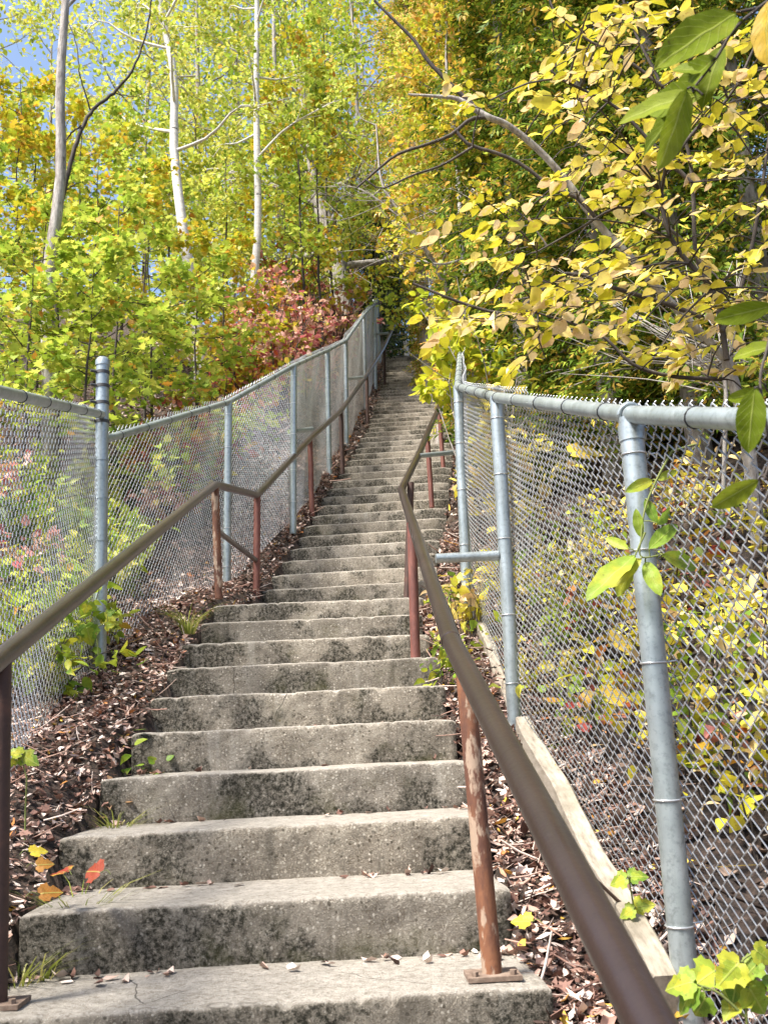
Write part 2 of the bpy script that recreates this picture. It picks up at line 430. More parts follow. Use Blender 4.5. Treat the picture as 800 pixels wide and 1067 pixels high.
L_RED = leaf_mat('red_shrub_leaf', [(0, (.36, .06, .08)), (.10, (.56, .16, .16)), (.30, (.72, .38, .33)), (.58, (.78, .52, .43)), (.76, (.70, .42, .20)), (1, (.50, .52, .06))])
L_MIXED = leaf_mat('mixed_shrub_leaf', [(0, GRN), (.3, YG), (.5, ORG), (.7, PINK), (.85, RED), (1, YEL)])
L_BEECH = leaf_mat('pale_yellow_leaf', [(0, (.42, .42, .03)), (.15, (.66, .62, .035)), (.42, (.82, .71, .09)), (.62, (.86, .72, .26)), (.85, (.86, .68, .40)), (1, (.80, .55, .30))], trans=.28, mottle=((.62, .56, .05), 9), spots=True)
L_CEDAR = leaf_mat('cedar_spray', [(0, (.03, .06, .008)), (.22, (.08, .145, .014)), (.5, (.17, .25, .024)), (.78, (.34, .36, .04)), (.90, (.46, .32, .05)), (1, (.56, .34, .07))], trans=.25, spec=.1)
L_RUSTCEDAR = leaf_mat('autumn_cedar_spray', [(0, (.13, .18, .02)), (.22, (.30, .38, .035)), (.45, (.52, .54, .06)), (.6, (.74, .58, .12)), (.72, (.74, .36, .07)), (.84, (.80, .52, .24)), (1, (.44, .52, .07))], trans=.35, spec=.1)
L_VINE = leaf_mat('vine_leaf', [(0, (.13, .24, .025)), (.4, (.22, .36, .035)), (.75, (.36, .45, .05)), (1, (.55, .53, .05))], trans=.35, mottle=((.48, .46, .04), 7), vein=True)
L_HANG = leaf_mat('glossy_green_leaf', [(0, (.14, .20, .010)), (.5, (.19, .26, .012)), (1, (.27, .33, .018))], trans=.45, rough=.6, spec=.15, mottle=((.26, .30, .025), 9), vein=True)
L_GOLDLEAF = leaf_mat('ochre_leaf', [(0, (.66, .42, .03)), (1, (.72, .48, .04))], trans=.5, mottle=((.35, .28, .03), 18), vein=True)
L_LITTER = leaf_mat('leaf_litter', [(0, (.02, .012, .009)), (.10, (.06, .034, .027)), (.24, (.17, .09, .07)), (.40, (.31, .18, .14)), (.56, (.46, .31, .25)), (.76, (.60, .48, .42)), (.94, (.74, .64, .57)), (.975, (.42, .14, .05)), (1, (.62, .42, .06))], trans=.05, rough=.8)
L_GRASS = leaf_mat('grass_blade', [(0, (.14, .20, .03)), (.5, (.30, .34, .06)), (1, (.50, .46, .16))], trans=.3)
def solid_leaf(name, c1, c2, sc=30): return leaf_mat(name, [(0, c1), (1, c1)], trans=.2, mottle=(c2, sc), vein=True)

# ------------------------------------------------------------------ leaf templates (unit length along +x)
OVAL_V = [(0, 0, 0), (.22, .19, .035), (.6, .22, .045), (1, 0, -.03), (.6, -.22, .045), (.22, -.19, .035), (.5, 0, 0)]
OVAL_F = [np.array([[0, 6, 2, 1], [6, 3, 2, 2]][:1]), np.array([[0, 5, 4, 6]]), np.array([[6, 3, 2], [6, 4, 3]])]
BROAD_V = [(0, 0, 0), (.10, .22, .03), (.38, .36, .06), (.72, .24, .03), (1, 0, -.06), (.72, -.24, .03), (.38, -.36, .06), (.10, -.22, .03), (.3, 0, 0), (.68, 0, -.01)]
BROAD_F = [np.array([[0, 8, 2, 1], [8, 9, 3, 2], [0, 7, 6, 8], [8, 6, 5, 9]]), np.array([[9, 4, 3], [9, 5, 4]])]
_mp = [(0, 0), (.05, .16), (-.06, .42), (.20, .30), (.34, .52), (.46, .26), (.66, .30), (.64, .14), (1, 0)]
BROAD2_V = [(0, 0, 0), (.08, .16, .02), (.30, .33, .09), (.62, .27, .10), (.86, .10, .0), (1.05, -.02, -.12), (.80, -.16, -.02), (.55, -.31, .03), (.26, -.30, .06), (.07, -.15, .0), (.3, 0, -.01), (.66, .01, -.02)]
BROAD2_F = [np.array([[0, 10, 2, 1], [10, 11, 3, 2], [0, 9, 8, 10], [10, 8, 7, 11]]), np.array([[11, 4, 3], [11, 5, 4], [11, 6, 5], [11, 7, 6]])]
MAPLE_V = [(x, y, .10 * abs(y)) for x, y in _mp] + [(x, -y, .10 * abs(y)) for x, y in _mp[-2:0:-1]] + [(.34, 0, 0)]
_k = len(MAPLE_V) - 1
MAPLE_F = [np.array([[_k, i, (i + 1) % _k] for i in range(_k)])]
_fv = []; _ff = []
for _i, (_x, _l, _s) in enumerate([(.0, .50, 1), (.12, .50, -1), (.32, .44, 1), (.46, .40, -1), (.58, .42, .1)]):
    b0 = len(_fv); a = .62 * _s
    dx, dy = math.cos(a), math.sin(a)
    _fv += [(_x, 0, 0), (_x + _l * .55 * dx - .075 * dy, _l * .55 * dy + .075 * dx, .02), (_x + _l * dx, _l * dy, -.05), (_x + _l * .55 * dx + .075 * dy, _l * .55 * dy - .075 * dx, .02)]
    _ff.append([b0, b0 + 3, b0 + 2, b0 + 1])
FROND_V = _fv; FROND_F = [np.array(_ff)]
CURL_V = [(0, 0, .10), (.3, .26, .20), (.75, .20, .02), (1, 0, .18), (.7, -.22, .10), (.25, -.28, .02), (.5, 0, -.02)]
CURL_F = [np.array([[6, 0, 5], [6, 1, 0], [6, 2, 1], [6, 3, 2], [6, 4, 3], [6, 5, 4]])]
TMPL = {'oval': (OVAL_V, OVAL_F), 'broad': (BROAD_V, BROAD_F), 'maple': (MAPLE_V, MAPLE_F), 'frond': (FROND_V, FROND_F), 'curl': (CURL_V, CURL_F), 'broad2': (BROAD2_V, BROAD2_F)}

def norm(a): return a / (np.linalg.norm(a, axis=-1, keepdims=True) + 1e-12)
def leaves(mb, kind, pos, size, dirs=None, tilt=.5, droop=.2, up=(0, 0, 1), jitter=.35):
    pos = np.asarray(pos, float); n = len(pos)
    if n == 0: return
    if kind == 'broad' and n > 5:
        h = np.arange(n) % 2 == 0; dd_ = None if dirs is None else np.asarray(dirs)
        for kk, m in (('broad2', h), ('broad ', ~h)): leaves(mb, kk, pos[m], size, None if dd_ is None else dd_[m], tilt, droop, up, jitter)
        return
    kind = kind.strip()
    if dirs is None:
        a = rng.uniform(0, 2 * np.pi, n); dirs = np.stack([np.cos(a), np.sin(a), np.zeros(n)], -1)
    dirs = norm(np.asarray(dirs) + rng.normal(0, jitter, (n, 3)) + np.array([0, 0, -droop]))
    nr = norm(np.asarray(up, float) + rng.normal(0, tilt, (n, 3)))
    Yv = norm(np.cross(nr, dirs)); Zv = np.cross(dirs, Yv)
    s = size * rng.uniform(.55, 1.3, n)
    Yv = Yv * rng.uniform(.72, 1.22, (n, 1)); Zv = Zv * rng.normal(1.1, 1.1, (n, 1))
    tv, tf = TMPL[kind]
    mb.inst(tv, tf, pos, dirs, Yv, Zv, s)

# ------------------------------------------------------------------ trees
def rv(s=1.0): return np.array([rnd.gauss(0, s), rnd.gauss(0, s), rnd.gauss(0, s)])

def tree(name, label, cat, group, base, H, r, lean=(0, 0), limbs=10, first=.35, llen=1.2, rise=.5, leafkind='broad', lsize=.08, per=10,
         twigs=6, bmat=GREYBARK, lmat=L_MAPLE, spread=.16, tilt=.5, droop=.25, top=None, wob=.05, forks=0, bare=False, side=None):
    """trunk with limbs and twigs (one mesh), crown of single leaves (one mesh)"""
    base = np.asarray(base, float)
    root = thing(name, label, cat, base, group)
    tb = MB(); cb = MB()
    n = 9; P = []
    for i in range(n):
        t = i / (n - 1)
        P.append(base + np.array([lean[0] * t * H + rnd.gauss(0, wob) * H * .08 * (t > 0), lean[1] * t * H + rnd.gauss(0, wob) * H * .08 * (t > 0), H * t - .15 * (t == 0)]))
    path = smooth_path(P, 22)
    rr = r * np.linspace(1, .12, 22) ** .8; rr[0] *= 1.35; rr[1] *= 1.1
    tb.tube(path, rr, 9)
    LP = []; LD = []
    for k in range(limbs):
        t = first + (1 - first) * ((k + rnd.random() * .7) / limbs)
        i = min(int(t * 21), 20); p = path[i] + (path[i + 1] - path[i]) * (t * 21 - i)
        az = k * 2.399 + rnd.uniform(-.5, .5)
        if side is not None: az = side[0] + rnd.uniform(-side[1], side[1])
        q = (t - first) / (1 - first + 1e-6)
        L = llen * (1.1 - .75 * q) * rnd.uniform(.7, 1.2)
        ris = rise * (.5 + q) + rnd.uniform(-.2, .2)
        d = np.array([math.cos(az), math.sin(az), ris]); d /= np.linalg.norm(d)
        lp = smooth_path([p, p + d * L * .4 + rv(.03 * L), p + d * L * .75 + rv(.05 * L) + np.array([0, 0, .04 * L]), p + d * L + rv(.06 * L) + np.array([0, 0, -.06 * L])], 8)
        rl = max(r * .42 * (1.05 - t * .7), .006)
        tb.tube(lp, rl * np.linspace(1, .25, 8), 5, False)
        for m in range(twigs):
            u = rnd.uniform(.3, 1.0); j = min(int(u * 7), 6); s = lp[j] + (lp[j + 1] - lp[j]) * (u * 7 - j)
            td = norm(d + rv(.65) * np.array([1, 1, .6]))
            tl = L * rnd.uniform(.18, .42)
            tp = smooth_path([s, s + td * tl * .5 + rv(.03 * tl), s + td * tl + np.array([0, 0, -.1 * tl])], 4)
            tb.tube(tp, max(rl * .3, .0035) * np.linspace(1, .4, 4), 3, False)
            for x in range(per):
                w = rnd.uniform(.15, 1.08); LP.append(s + td * tl * w + rv(spread * .5)); LD.append(td)
    tb.build('trunk', bmat, root)
    if not bare and LP:
        leaves(cb, leafkind, LP, lsize, LD, tilt=tilt, droop=droop, jitter=.6)
        cb.build('crown', lmat, root)
    return root

def shrub(name, label, cat, group, base, H, W, nstem, lsize, per, lmat, leafkind='broad', bmat=DARKBARK, tilt=.5, lean=(0, 0), twigs=5, sr=.01, depth=None, umin=.3):
    base = np.asarray(base, float); root = thing(name, label, cat, base, group)
    tb = MB(); cb = MB(); LP = []; LD = []
    for k in range(nstem):
        az = k * 2.399 + rnd.uniform(-.4, .4); w = W * math.sqrt((k + .5) / nstem) * rnd.uniform(.8, 1.15)
        h = H * rnd.uniform(.65, 1.05) * (1 - .25 * (k / nstem))
        e = base + np.array([math.cos(az) * w + lean[0] * h, math.sin(az) * w * (depth or 1) + lean[1] * h, h])
        mid = base + (e - base) * .5 + np.array([0, 0, .12 * h]) + rv(.05 * H)
        p = smooth_path([base + np.array([math.cos(az), math.sin(az), 0]) * .03 + np.array([0, 0, -.08]), mid, e], 8)
        tb.tube(p, sr * np.linspace(1, .35, 8), 5, False)
        for m in range(twigs):
            u = rnd.uniform(umin, 1.0); j = min(int(u * 7), 6); s = p[j]
            td = norm(np.array([rnd.gauss(0, 1), rnd.gauss(0, 1), rnd.gauss(.15, .4)])); tl = rnd.uniform(.12, .38) * (W * .5 + .25)
            tb.tube(np.array([s, s + td * tl * .55 + rv(.01), s + td * tl]), sr * .35 * np.array([1, .8, .5]), 3, False)
            for x in range(per):
                LP.append(s + td * tl * rnd.uniform(.2, 1.1) + rv(.035)); LD.append(td)
    tb.build('stems', bmat, root)
    leaves(cb, leafkind, LP, lsize, LD, tilt=tilt, droop=.25, jitter=.6)
    cb.build('foliage', lmat, root)
    return root

def cedar(label, group, base, H, r, width, nl, per, fs, lmat, name='cedar_tree', bmat=GREYBARK, low=.03, cat='tree'):
    base = np.asarray(base, float); root = thing(name, label, cat, base, group)
    tb = MB(); cb = MB(); LP = []; LD = []
    tb.tube(smooth_path([base - np.array([0, 0, .15]), base + np.array([rnd.gauss(0, .05), rnd.gauss(0, .05), H * .5]), base + np.array([0, 0, H])], 14), r * np.linspace(1.15, .1, 14), 9)
    for k in range(nl):
        t = low + (.97 - low) * (k + rnd.random()) / nl
        az = k * 2.399 + rnd.uniform(-.6, .6); L = width * (1.02 - t) ** .75 * rnd.uniform(.65, 1.15)
        p = base + np.array([0, 0, H * t]); d = np.array([math.cos(az), math.sin(az), 0])
        if H * t < 3.2 and d[0] < 0: L = min(L, max((p[0] - float(sright(p[1] + d[1] * L)) - .25) / (-d[0] + 1e-3), .15))
        lp = smooth_path([p, p + d * L * .5 + np.array([0, 0, .02 * L]), p + d * L + np.array([0, 0, -.16 * L])], 7)
        tb.tube(lp, max(r * .16 * (1 - t), .008) * np.linspace(1, .3, 7), 4, False)
        for m in range(per):
            u = 1 - .85 * rnd.random() ** 1.4; j = min(int(u * 6), 5); s = lp[j] + (lp[j + 1] - lp[j]) * (u * 6 - j)
            sd = norm(d + np.array([-d[1], d[0], 0]) * rnd.gauss(0, .9))
            LP.append(s + rv(.07 + .05 * L) * np.array([1, 1, 1.0])); LD.append(sd)
    tb.build('trunk', bmat, root)
    leaves(cb, 'frond', LP, fs, LD, tilt=.75, droop=.45, jitter=.35)
    cb.build('crown', lmat, root)
    return root

# ------------------------------------------------------------------ ground sheet
def ground_sheet():
    xs = np.unique(np.concatenate([np.linspace(-90, -8, 18), np.linspace(-8, -2.2, 24), np.linspace(-2.2, 3.4, 113), np.linspace(3.4, 9, 24), np.linspace(9, 90, 18)]))
    ys = np.unique(np.concatenate([np.linspace(-38, -2, 12), np.linspace(-2, 13, 251), np.linspace(13, 26, 90), np.linspace(26, 200, 30)]))
    X, Y = np.meshgrid(xs, ys); Z = ground(X, Y)
    V = np.stack([X, Y, Z], -1).reshape(-1, 3); nx = len(xs); ny = len(ys)
    i = np.arange(ny - 1)[:, None] * nx; j = np.arange(nx - 1)[None, :]
    F = np.stack([i + j, i + j + 1, i + nx + j + 1, i + nx + j], -1).reshape(-1, 4)
    mb = MB(); mb.add(V, F)
    o = mb.build('ground', SOIL); o['kind'] = 'structure'
ground_sheet()

# ------------------------------------------------------------------ stairs
def sub_noise(V, amp, f, seed):
    x, y, z = V[:, 0] * f + seed, V[:, 1] * f - seed * 1.7, V[:, 2] * f + seed * .6
    n = (np.sin(x + 1.7 * np.sin(y * 1.3 + z)) + np.sin(1.9 * y + 2.1 * z + np.sin(x * 1.7)) + np.sin(2.7 * z - 1.4 * x + np.sin(2.3 * y))) / 3
    return amp * n

def wear_attr(o, W):
    at_ = o.data.attributes.new('wear', 'FLOAT_VECTOR', 'POINT'); at_.data.foreach_set('vector', W.astype(np.float32).ravel())

stairs = thing('stairs', 'long weathered concrete staircase with mossy risers climbing the wooded hill', 'stairs', (0, Y0, Z0 - R))
LEFT_FIX = {}
for i in range(-2, NSTEP):
    y, z = stp(i); yn, zn = stp(i + 1)
    yl, zl = y, z
    L = float(sleft(y + .05)) + rnd.uniform(-.02, .02); Rr = float(sright(y + .05)) + rnd.uniform(-.02, .02)
    dep = (yn - y) + .06 + rnd.uniform(0, .02)
    near = i < 11
    nx = 150 if i < 6 else (80 if near else 16)
    ang = 0 if y < Y10 - .1 else math.atan2(float((sleft(y + .5) - sleft(y - .5)) * .5 + (sright(y + .5) - sright(y - .5)) * .5), 1.0) * .6
    bt = z - R - .07
    rr = .016
    # section (y offset, z): foot of riser, riser, rounded nose, tread, back
    if near:
        sec = [(.012, bt - z)] + [(.012 * (1 - k / 12), bt - z + (-(bt - z) - rr) * k / 12) for k in range(1, 13)]
        sec += [(rr - rr * math.cos(a), -rr + rr * math.sin(a)) for a in np.linspace(.3, math.pi / 2, 5)]
        sec += [(rr + (dep - rr) * k / 10, .004 * k / 10) for k in range(1, 11)]
    else:
        sec = [(.01, bt - z), (.005, -.08), (0, -rr), (rr * .3, -rr * .3), (rr, 0), (dep * .5, .002), (dep, .004)]
    sec += [(dep, bt - z)]
    sec = np.array(sec); ns = len(sec)
    xs = np.linspace(L, Rr, nx)
    V = np.zeros((nx, ns, 3)); V[:, :, 0] = xs[:, None]; V[:, :, 1] = sec[None, :, 0]; V[:, :, 2] = sec[None, :, 1]
    V = V.reshape(-1, 3)
    # chipped, uneven casting
    Vw = V + np.array([0, y, z])
    if i < 20:
        am = .0038 if i < 11 else .003
        V[:, 1] += sub_noise(Vw, am, 9, i) + sub_noise(Vw, am * .5, 34, i + 3)
        V[:, 2] += sub_noise(Vw, am * .9, 7, i + 9) + sub_noise(Vw, am * .35, 41, i)
    if near:      # chips broken out of the nosing
        for c_ in range(rnd.randint(5, 9)):
            cx = rnd.uniform(L, Rr); cw = rnd.uniform(.006, .02); cd_ = rnd.uniform(.003, .010)
            kk = np.exp(-((V[:, 0] - cx) / cw) ** 2) * np.exp(-((V[:, 2]) / .02) ** 2) * np.exp(-((V[:, 1]) / .03) ** 2)
            V[:, 1] += cd_ * kk; V[:, 2] -= cd_ * .9 * kk
    ends = (np.minimum(V[:, 0] - L, Rr - V[:, 0]))
    V[:, 1] += np.where((V[:, 1] < .1), .012 * np.exp(-ends / .015), 0)
    V[:, 2] -= np.where(V[:, 2] > -.03, .010 * np.exp(-ends / .015), 0)
    V[:, 1] += -(V[:, 0] - (L + Rr) / 2) * math.tan(ang)
    V += np.array([0, y, z])
    mb = MB()
    a = np.arange(nx - 1)[:, None] * ns; b = np.arange(ns - 1)[None, :]
    F = np.stack([a + b, a + ns + b, a + ns + b + 1, a + b + 1], -1).reshape(-1, 4)
    mb.add(V, F)
    for e in (0, nx - 1):      # end faces
        idx = e * ns + np.arange(ns); c = V[idx].mean(0)
        VV = np.concatenate([V[idx], [c]]); FF = np.stack([np.arange(ns), (np.arange(ns) + 1) % ns, np.full(ns, ns)], -1)
        mb.add(VV, FF)
    o = mb.build('step', CONCRETE, stairs)
    AV = np.concatenate(mb.v)
    hz = np.clip((z - AV[:, 2]) / R, 0, 1.1)
    en = np.exp(-(AV[:, 0] - L) / .16) * 1.0 + .45 * np.exp(-(Rr - AV[:, 0]) / .12)
    wear_attr(o, np.stack([hz, en, np.zeros(len(hz))], -1))

# ------------------------------------------------------------------ handrails
PR = .0280
def post(parent, base, top, mat, r=.025):
    mb = MB(); mb.tube(np.linspace(base, top, 14), r, 14); return mb.build('post', mat, parent)
def plate(parent, c):
    mb = MB(); w = .066
    mb.box((-w, -w * .8, 0), (w, w * .8, .011), None, c)
    for sx in (-1, 1): mb.tube([c + np.array([sx * .047, -.034, .010]), c + np.array([sx * .047, -.034, .022])], .009, 6)
    o = mb.build('base_plate', PLATE, parent, smooth=False); return o
def collar(parent, c, d, r):
    mb = MB(); d = norm(np.asarray(d, float)); mb.tube([c - d * .016, c - d * .010, c + d * .010, c + d * .016], [r * 1.01, r * 1.07, r * 1.07, r * 1.01], 16, False); return mb.build('weld_collar', RAILDARK, parent)

hrR = thing('handrail', 'brown pipe handrail on the right that runs close past the viewer, on rusty posts', 'handrail', (.33, 2.68, Z0))
J0 = at(662, 1040, 1.2); J1 = at(470, 668, 2.85); dn = (J1 - J0)
railR = [J0 - dn * .75, J0, J1, at(418, 510, 7.3), at(436, 474, 8.35), at(445, 452, 9.62), at(457.5, 424, 11.18), at(466, 400, 13.6), at(471, 388, 15.6), at(474, 372, 19)]
mb = MB(); mb.tube(corner_path(railR, .07, 5), PR, 18); mb.build('rail', RAILDARK, hrR)
collar(hrR, J1, railR[3] - J1, PR)
b1 = np.array([.335, 2.675, Z0 + .004]); post(hrR, b1, np.array([.318, 2.70, .215]), RUST); plate(hrR, b1)
y6, z6 = stp(6)
post(hrR, at(433, 690, y6 + .14), at(429, 545, y6 + .14), REDPOST, .026)
post(hrR, np.array([.47, Y10 - .12, Z9]), at(428, 503, Y10 - .12), DARKPOST, .026)
for i, (b, t) in ((16, ((450, 529), (445, 452))), (21, ((462, 489), (457, 424))), (30, ((471, 446), (468, 398))), (40, ((476, 408), (473, 378)))):
    Yp = stp(i)[0] + .14; post(hrR, at(*b, Yp), at(*t, Yp), REDPOST, .025)

hrL = thing('handrail', 'brown pipe handrail on the left that dips at the landing halfway up', 'handrail', (-.87, 2.67, Z0))
PL = [at(2, 685, 2.67), at(224, 505, 6.58), at(268, 516, 7.65), at(323, 457, 9.62), at(355, 428, 11.18), at(382, 391, 13.99), at(400, 362, 17.42), at(413, 334, 21.5)]
s0 = PL[0] - PL[1]
mb = MB(); mb.tube(corner_path([PL[0] + s0 * .5] + PL, .07, 5), PR, 18); mb.build('rail', RAIL, hrL)
bL = np.array([-.868, 2.67, Z0 + .004]); post(hrL, bL, PL[0] + np.array([0, 0, -.01]), DARKPOST); plate(hrL, bL)
q2 = at(228, 624, 6.58); q3 = at(267, 624, 7.65)
post(hrL, q2, PL[1], RUST, .027); post(hrL, q3, PL[2], REDPOST, .027)
mb = MB(); mb.tube([at(226, 553, 6.58), at(267, 584, 7.65)], .019, 12); mb.build('crossbar', RAIL, hrL)
for i, bx, tx, by in ((16, 325, 323, 538), (21, 357, 355, 494), (30, 383, 383, 444), (41, 401, 400, 405)):
    k = {16: 3, 21: 4, 30: 5, 41: 6}[i]; Yp = PL[k][1]
    post(hrL, at(bx, by, Yp), PL[k], REDPOST if i < 20 else DARKPOST, .026)

# ------------------------------------------------------------------ chain-link fences
W = .0265; WR = .0021
def chain_panel(mb, segs, sides=4, below=.02, above=.05):
    """zigzag wires over consecutive top/bottom polylines: segs = [(bottom, top), ...]"""
    Bt = np.array([s[0] for s in segs]); Tp = np.array([s[1] for s in segs])
    L = np.concatenate([[0], np.cumsum(np.linalg.norm(np.diff((Bt + Tp)[:, :2] * .5, axis=0), axis=1))])
    for k in range(int(L[-1] / W)):
        far = 0
        s0 = k * W
        def pt(s):
            s = np.clip(s, 0, L[-1]); return (np.stack([np.interp(s, L, Bt[:, c]) for c in range(3)], -1), np.stack([np.interp(s, L, Tp[:, c]) for c in range(3)], -1))
        b0, t0 = pt(np.array([s0])); hh = (t0 - b0)[0, 2] + below + above
        n = int(hh / W); ph = k % 2
        j = np.arange(n + 1); ex = np.where((j + ph) % 2 == 0, 1., -1.)
        # two points per knuckle: the wire bends through the fence plane there
        js = np.repeat(j, 2).astype(float); js[0::2] -= .13; js[1::2] += .13
        exs = np.repeat(ex, 2); s = s0 + exs * W * .53
        b, t = pt(s); h = -below + js * W
        d = (t - b); f = h / d[:, 2]
        P = b + d * f[:, None]
        seg = np.array(pt(np.array([s0 + .05]))[0] - pt(np.array([s0 - .05]))[0])[0]; nrm = np.array([-seg[1], seg[0], 0]); nrm /= np.linalg.norm(nrm) + 1e-9
        off = np.tile([.0035, -.0035], n + 1) * (1 if ph else 1)
        # gentle bulge of the sheet
        bul = .010 * np.sin(s * 2.3 + h * 2) + .006 * np.sin(s * 6.1 - h * 5)
        P = P + nrm * (off + bul)[:, None]
        mb.tube(P, WR, sides, False)

def fence_parts(root, posts, tr, prad, mesh_segs, rail_pts, side_off, ties=True):
    mb = MB()
    for segs in mesh_segs: chain_panel(mb, segs)
    mb.build('chain_mesh', WIRE, root)
    for rp in rail_pts:
        m = MB(); m.tube(corner_path(rp, .06, 4), tr, 14)
        tro = m.build('top_rail', GALV, root)
        for a, b in zip(rp[:-1], rp[1:]):
            d = b - a; l = np.linalg.norm(d); dd = d / l
            for u in np.arange(.22, l, .42):
                c = a + dd * u; x = np.cross(dd, [0, 0, 1]); x /= np.linalg.norm(x); zz = np.cross(x, dd)
                ang = np.linspace(0, 2 * np.pi, 12)
                m = MB(); m.tube([c + (x * math.cos(q) + zz * math.sin(q)) * (tr + .0015) for q in ang], .0022, 4, False); m.build('tie_wire', DARKBAND, tro)
    for (b, t) in posts:
        m = MB(); b2 = b - np.array([0, 0, .12]); m.tube(np.linspace(b2, t, 8), prad, 16); p = m.build('post', GALV, root)
        if ties:
            for u in (.12, .32, .55, .75, .93):
                m = MB(); c = b + (t - b) * u
                ang = np.linspace(0, 2 * np.pi, 14)
                m.tube([c + np.array([math.cos(q), math.sin(q), .06 * math.sin(q)]) * (prad + .0022) for q in ang], .0026, 4, False)
                m.tube([c + np.array([side_off * prad * .6, prad * .3, 0]), c + np.array([side_off * (prad + .03), .01, .004])], .0026, 4)
                m.build('tie_wire', WIRE, p)

H = 1.464
def up(b, h=H): return np.array(b) + np.array([0, 0, h])
# --- right fence
fR = thing('chain_link_fence', 'galvanised chain-link fence along the right side of the stairs, wooden board at its foot', 'fence', (.77, 2.54, -.62))
R1b, R1t = at(716, 1047, 2.54), at(656, 432, 2.54); R2b, R2t = at(536, 756, 4.34), at(517, 414, 4.34); R3b, R3t = at(487, 650, 5.93), at(477, 403, 5.93)
R4t = at(480, 358, 10.7); R4b = np.array([1.32, 10.7, R4t[2] - H])
R0t = at(800, 438, 1.83); dd = (R0t - R1t) / np.linalg.norm(R0t - R1t); R0t = R1t + dd * 1.9; R0b = R0t - np.array([0, 0, H - .02])
R5b = np.array([1.95, 13.9, float(prof(13.9)) - .05]); R5t = up(R5b); R6b = np.array([2.4, 17.2, float(prof(17.2)) - .05]); R6t = up(R6b); R7b = np.array([2.85, 21.5, float(prof(21.5)) - .05]); R7t = up(R7b)
mo = np.array([.036, 0, 0])
def mt(b, t): return (b + mo, t + mo)
fence_parts(fR, [(R0b, R0t), (R1b, R1t - np.array([0, 0, .01])), (R2b, R2t), (R3b, R3t), (R4b, R4t), (R5b, R5t), (R6b, R6t), (R7b, R7t)], .0245, .0315,
            [[mt(R0b, R0t), mt(R1b, R1t), mt(R2b, R2t), mt(R3b, R3t), mt(R4b, R4t), mt(R5b, R5t), mt(R6b, R6t), mt(R7b, R7t)]],
            [[R0t, R1t, R2t, R3t, R4t, R5t, R6t, R7t]], 1)
# rail saddle on the near post
m = MB(); c = R1t; ax = norm(R0t - R1t)
ang = np.linspace(0, 2 * np.pi, 18); x = norm(np.cross(ax, [0, 0, 1])); zz = np.cross(x, ax)
m.tube([c + (x * math.cos(q) + zz * math.sin(q)) * .029 for q in ang], .007, 6, False)
m.tube([c - np.array([0, 0, .03]), c - np.array([0, 0, .075])], [.035, .035], 16)
m.build('rail_saddle', GALV, fR)

# --- left fence
fL = thing('chain_link_fence', 'galvanised chain-link fence along the left side of the stairs with a tall capped corner post', 'fence', (-1.29, 5.36, .46))
LBb, LBt = at(103.5, 715, 5.36), at(107, 376, 5.36)
LBr = at(107, 432, 5.36)
Lp = [(at(236, 615, 7.58), at(238, 419, 7.58)), (at(305, 543, 8.92), at(306, 381, 8.92)), (at(343, 494, 11.0), at(341, 365, 11.0)), (at(361, 469, 12.5), at(360, 355, 12.5)),
      (at(381, 425, 14.7), at(379, 328, 14.7)), (at(391, 399, 16.95), at(390, 316, 16.95))]
Lp.append((np.array([1.0, 20.5, float(prof(20.5))]), np.array([1.0, 20.5, float(prof(20.5)) + H])))
LB2 = at(109, 458, 5.36)                                     # where the uphill rail meets the corner post
A0t = at(0, 408, 3.3); ad = A0t - LBr; A0t = LBr + ad * 1.55
A0b = np.array([A0t[0], A0t[1], float(ground(A0t[0], A0t[1])) - .03])
A1t = A0t + (A0t - LBr) * 1.15 + np.array([-.05, 0, -.12]); A1b = np.array([A1t[0], A1t[1], float(ground(A1t[0], A1t[1])) - .03])
mL = np.array([-.034, 0, 0])
uph = [(LBb + mL, LB2 + mL)] + [(b + mL, t + mL) for b, t in Lp]
dwn = [(A1b + mL, A1t + mL), (A0b + mL, A0t + mL), (LBb - np.array([0, 0, .12]) + mL, LBr + mL)]
fence_parts(fL, [(b, t) for b, t in Lp] + [(A0b, A0t), (A1b, A1t)], .0225, .031, [uph, dwn], [[LB2] + [t for b, t in Lp], [A1t, A0t, LBr]], -1)
m = MB(); m.tube(np.linspace(LBb - np.array([0, 0, .1]), LBt, 10), .036, 18); cp = m.build('corner_post', GALV, fL)
m = MB(); m.tube([LBt - np.array([0, 0, .03]), LBt - np.array([0, 0, .0]), LBt + np.array([0, 0, .018]), LBt + np.array([0, 0, .026])], [.040, .040, .028, .006], 18); m.build('post_cap', GALV, cp)
for u in (.05, .17, .30, .43, .56, .68, .80, .86, .915, .96):
    c = LBb + (LBt - LBb) * u
    m = MB(); m.tube([c - np.array([0, 0, .009]), c + np.array([0, 0, .009])], .0395, 18)
    m.tube([c + np.array([-.03, -.03, 0]), c + np.array([-.055, -.045, 0])], .008, 6); m.build('tension_band', GALV if u < .8 else DARKBAND, cp)

def bracket(parent, a, b):
    m = MB(); m.tube([a, b], [.021, .023], 12); m.build('bracket_pipe', GALV, parent)
bracket(hrR, at(454, 582, 4.32), at(519, 579, 4.34)); bracket(hrR, at(437, 475, 8.3), at(476, 471, 8.9))
bracket(hrL, at(308, 449, 8.92), at(325, 447, 9.2)); bracket(hrL, at(361, 395, 12.5), at(378, 393, 12.9)); bracket(hrL, at(392, 348, 16.9), at(404, 347, 17.2))

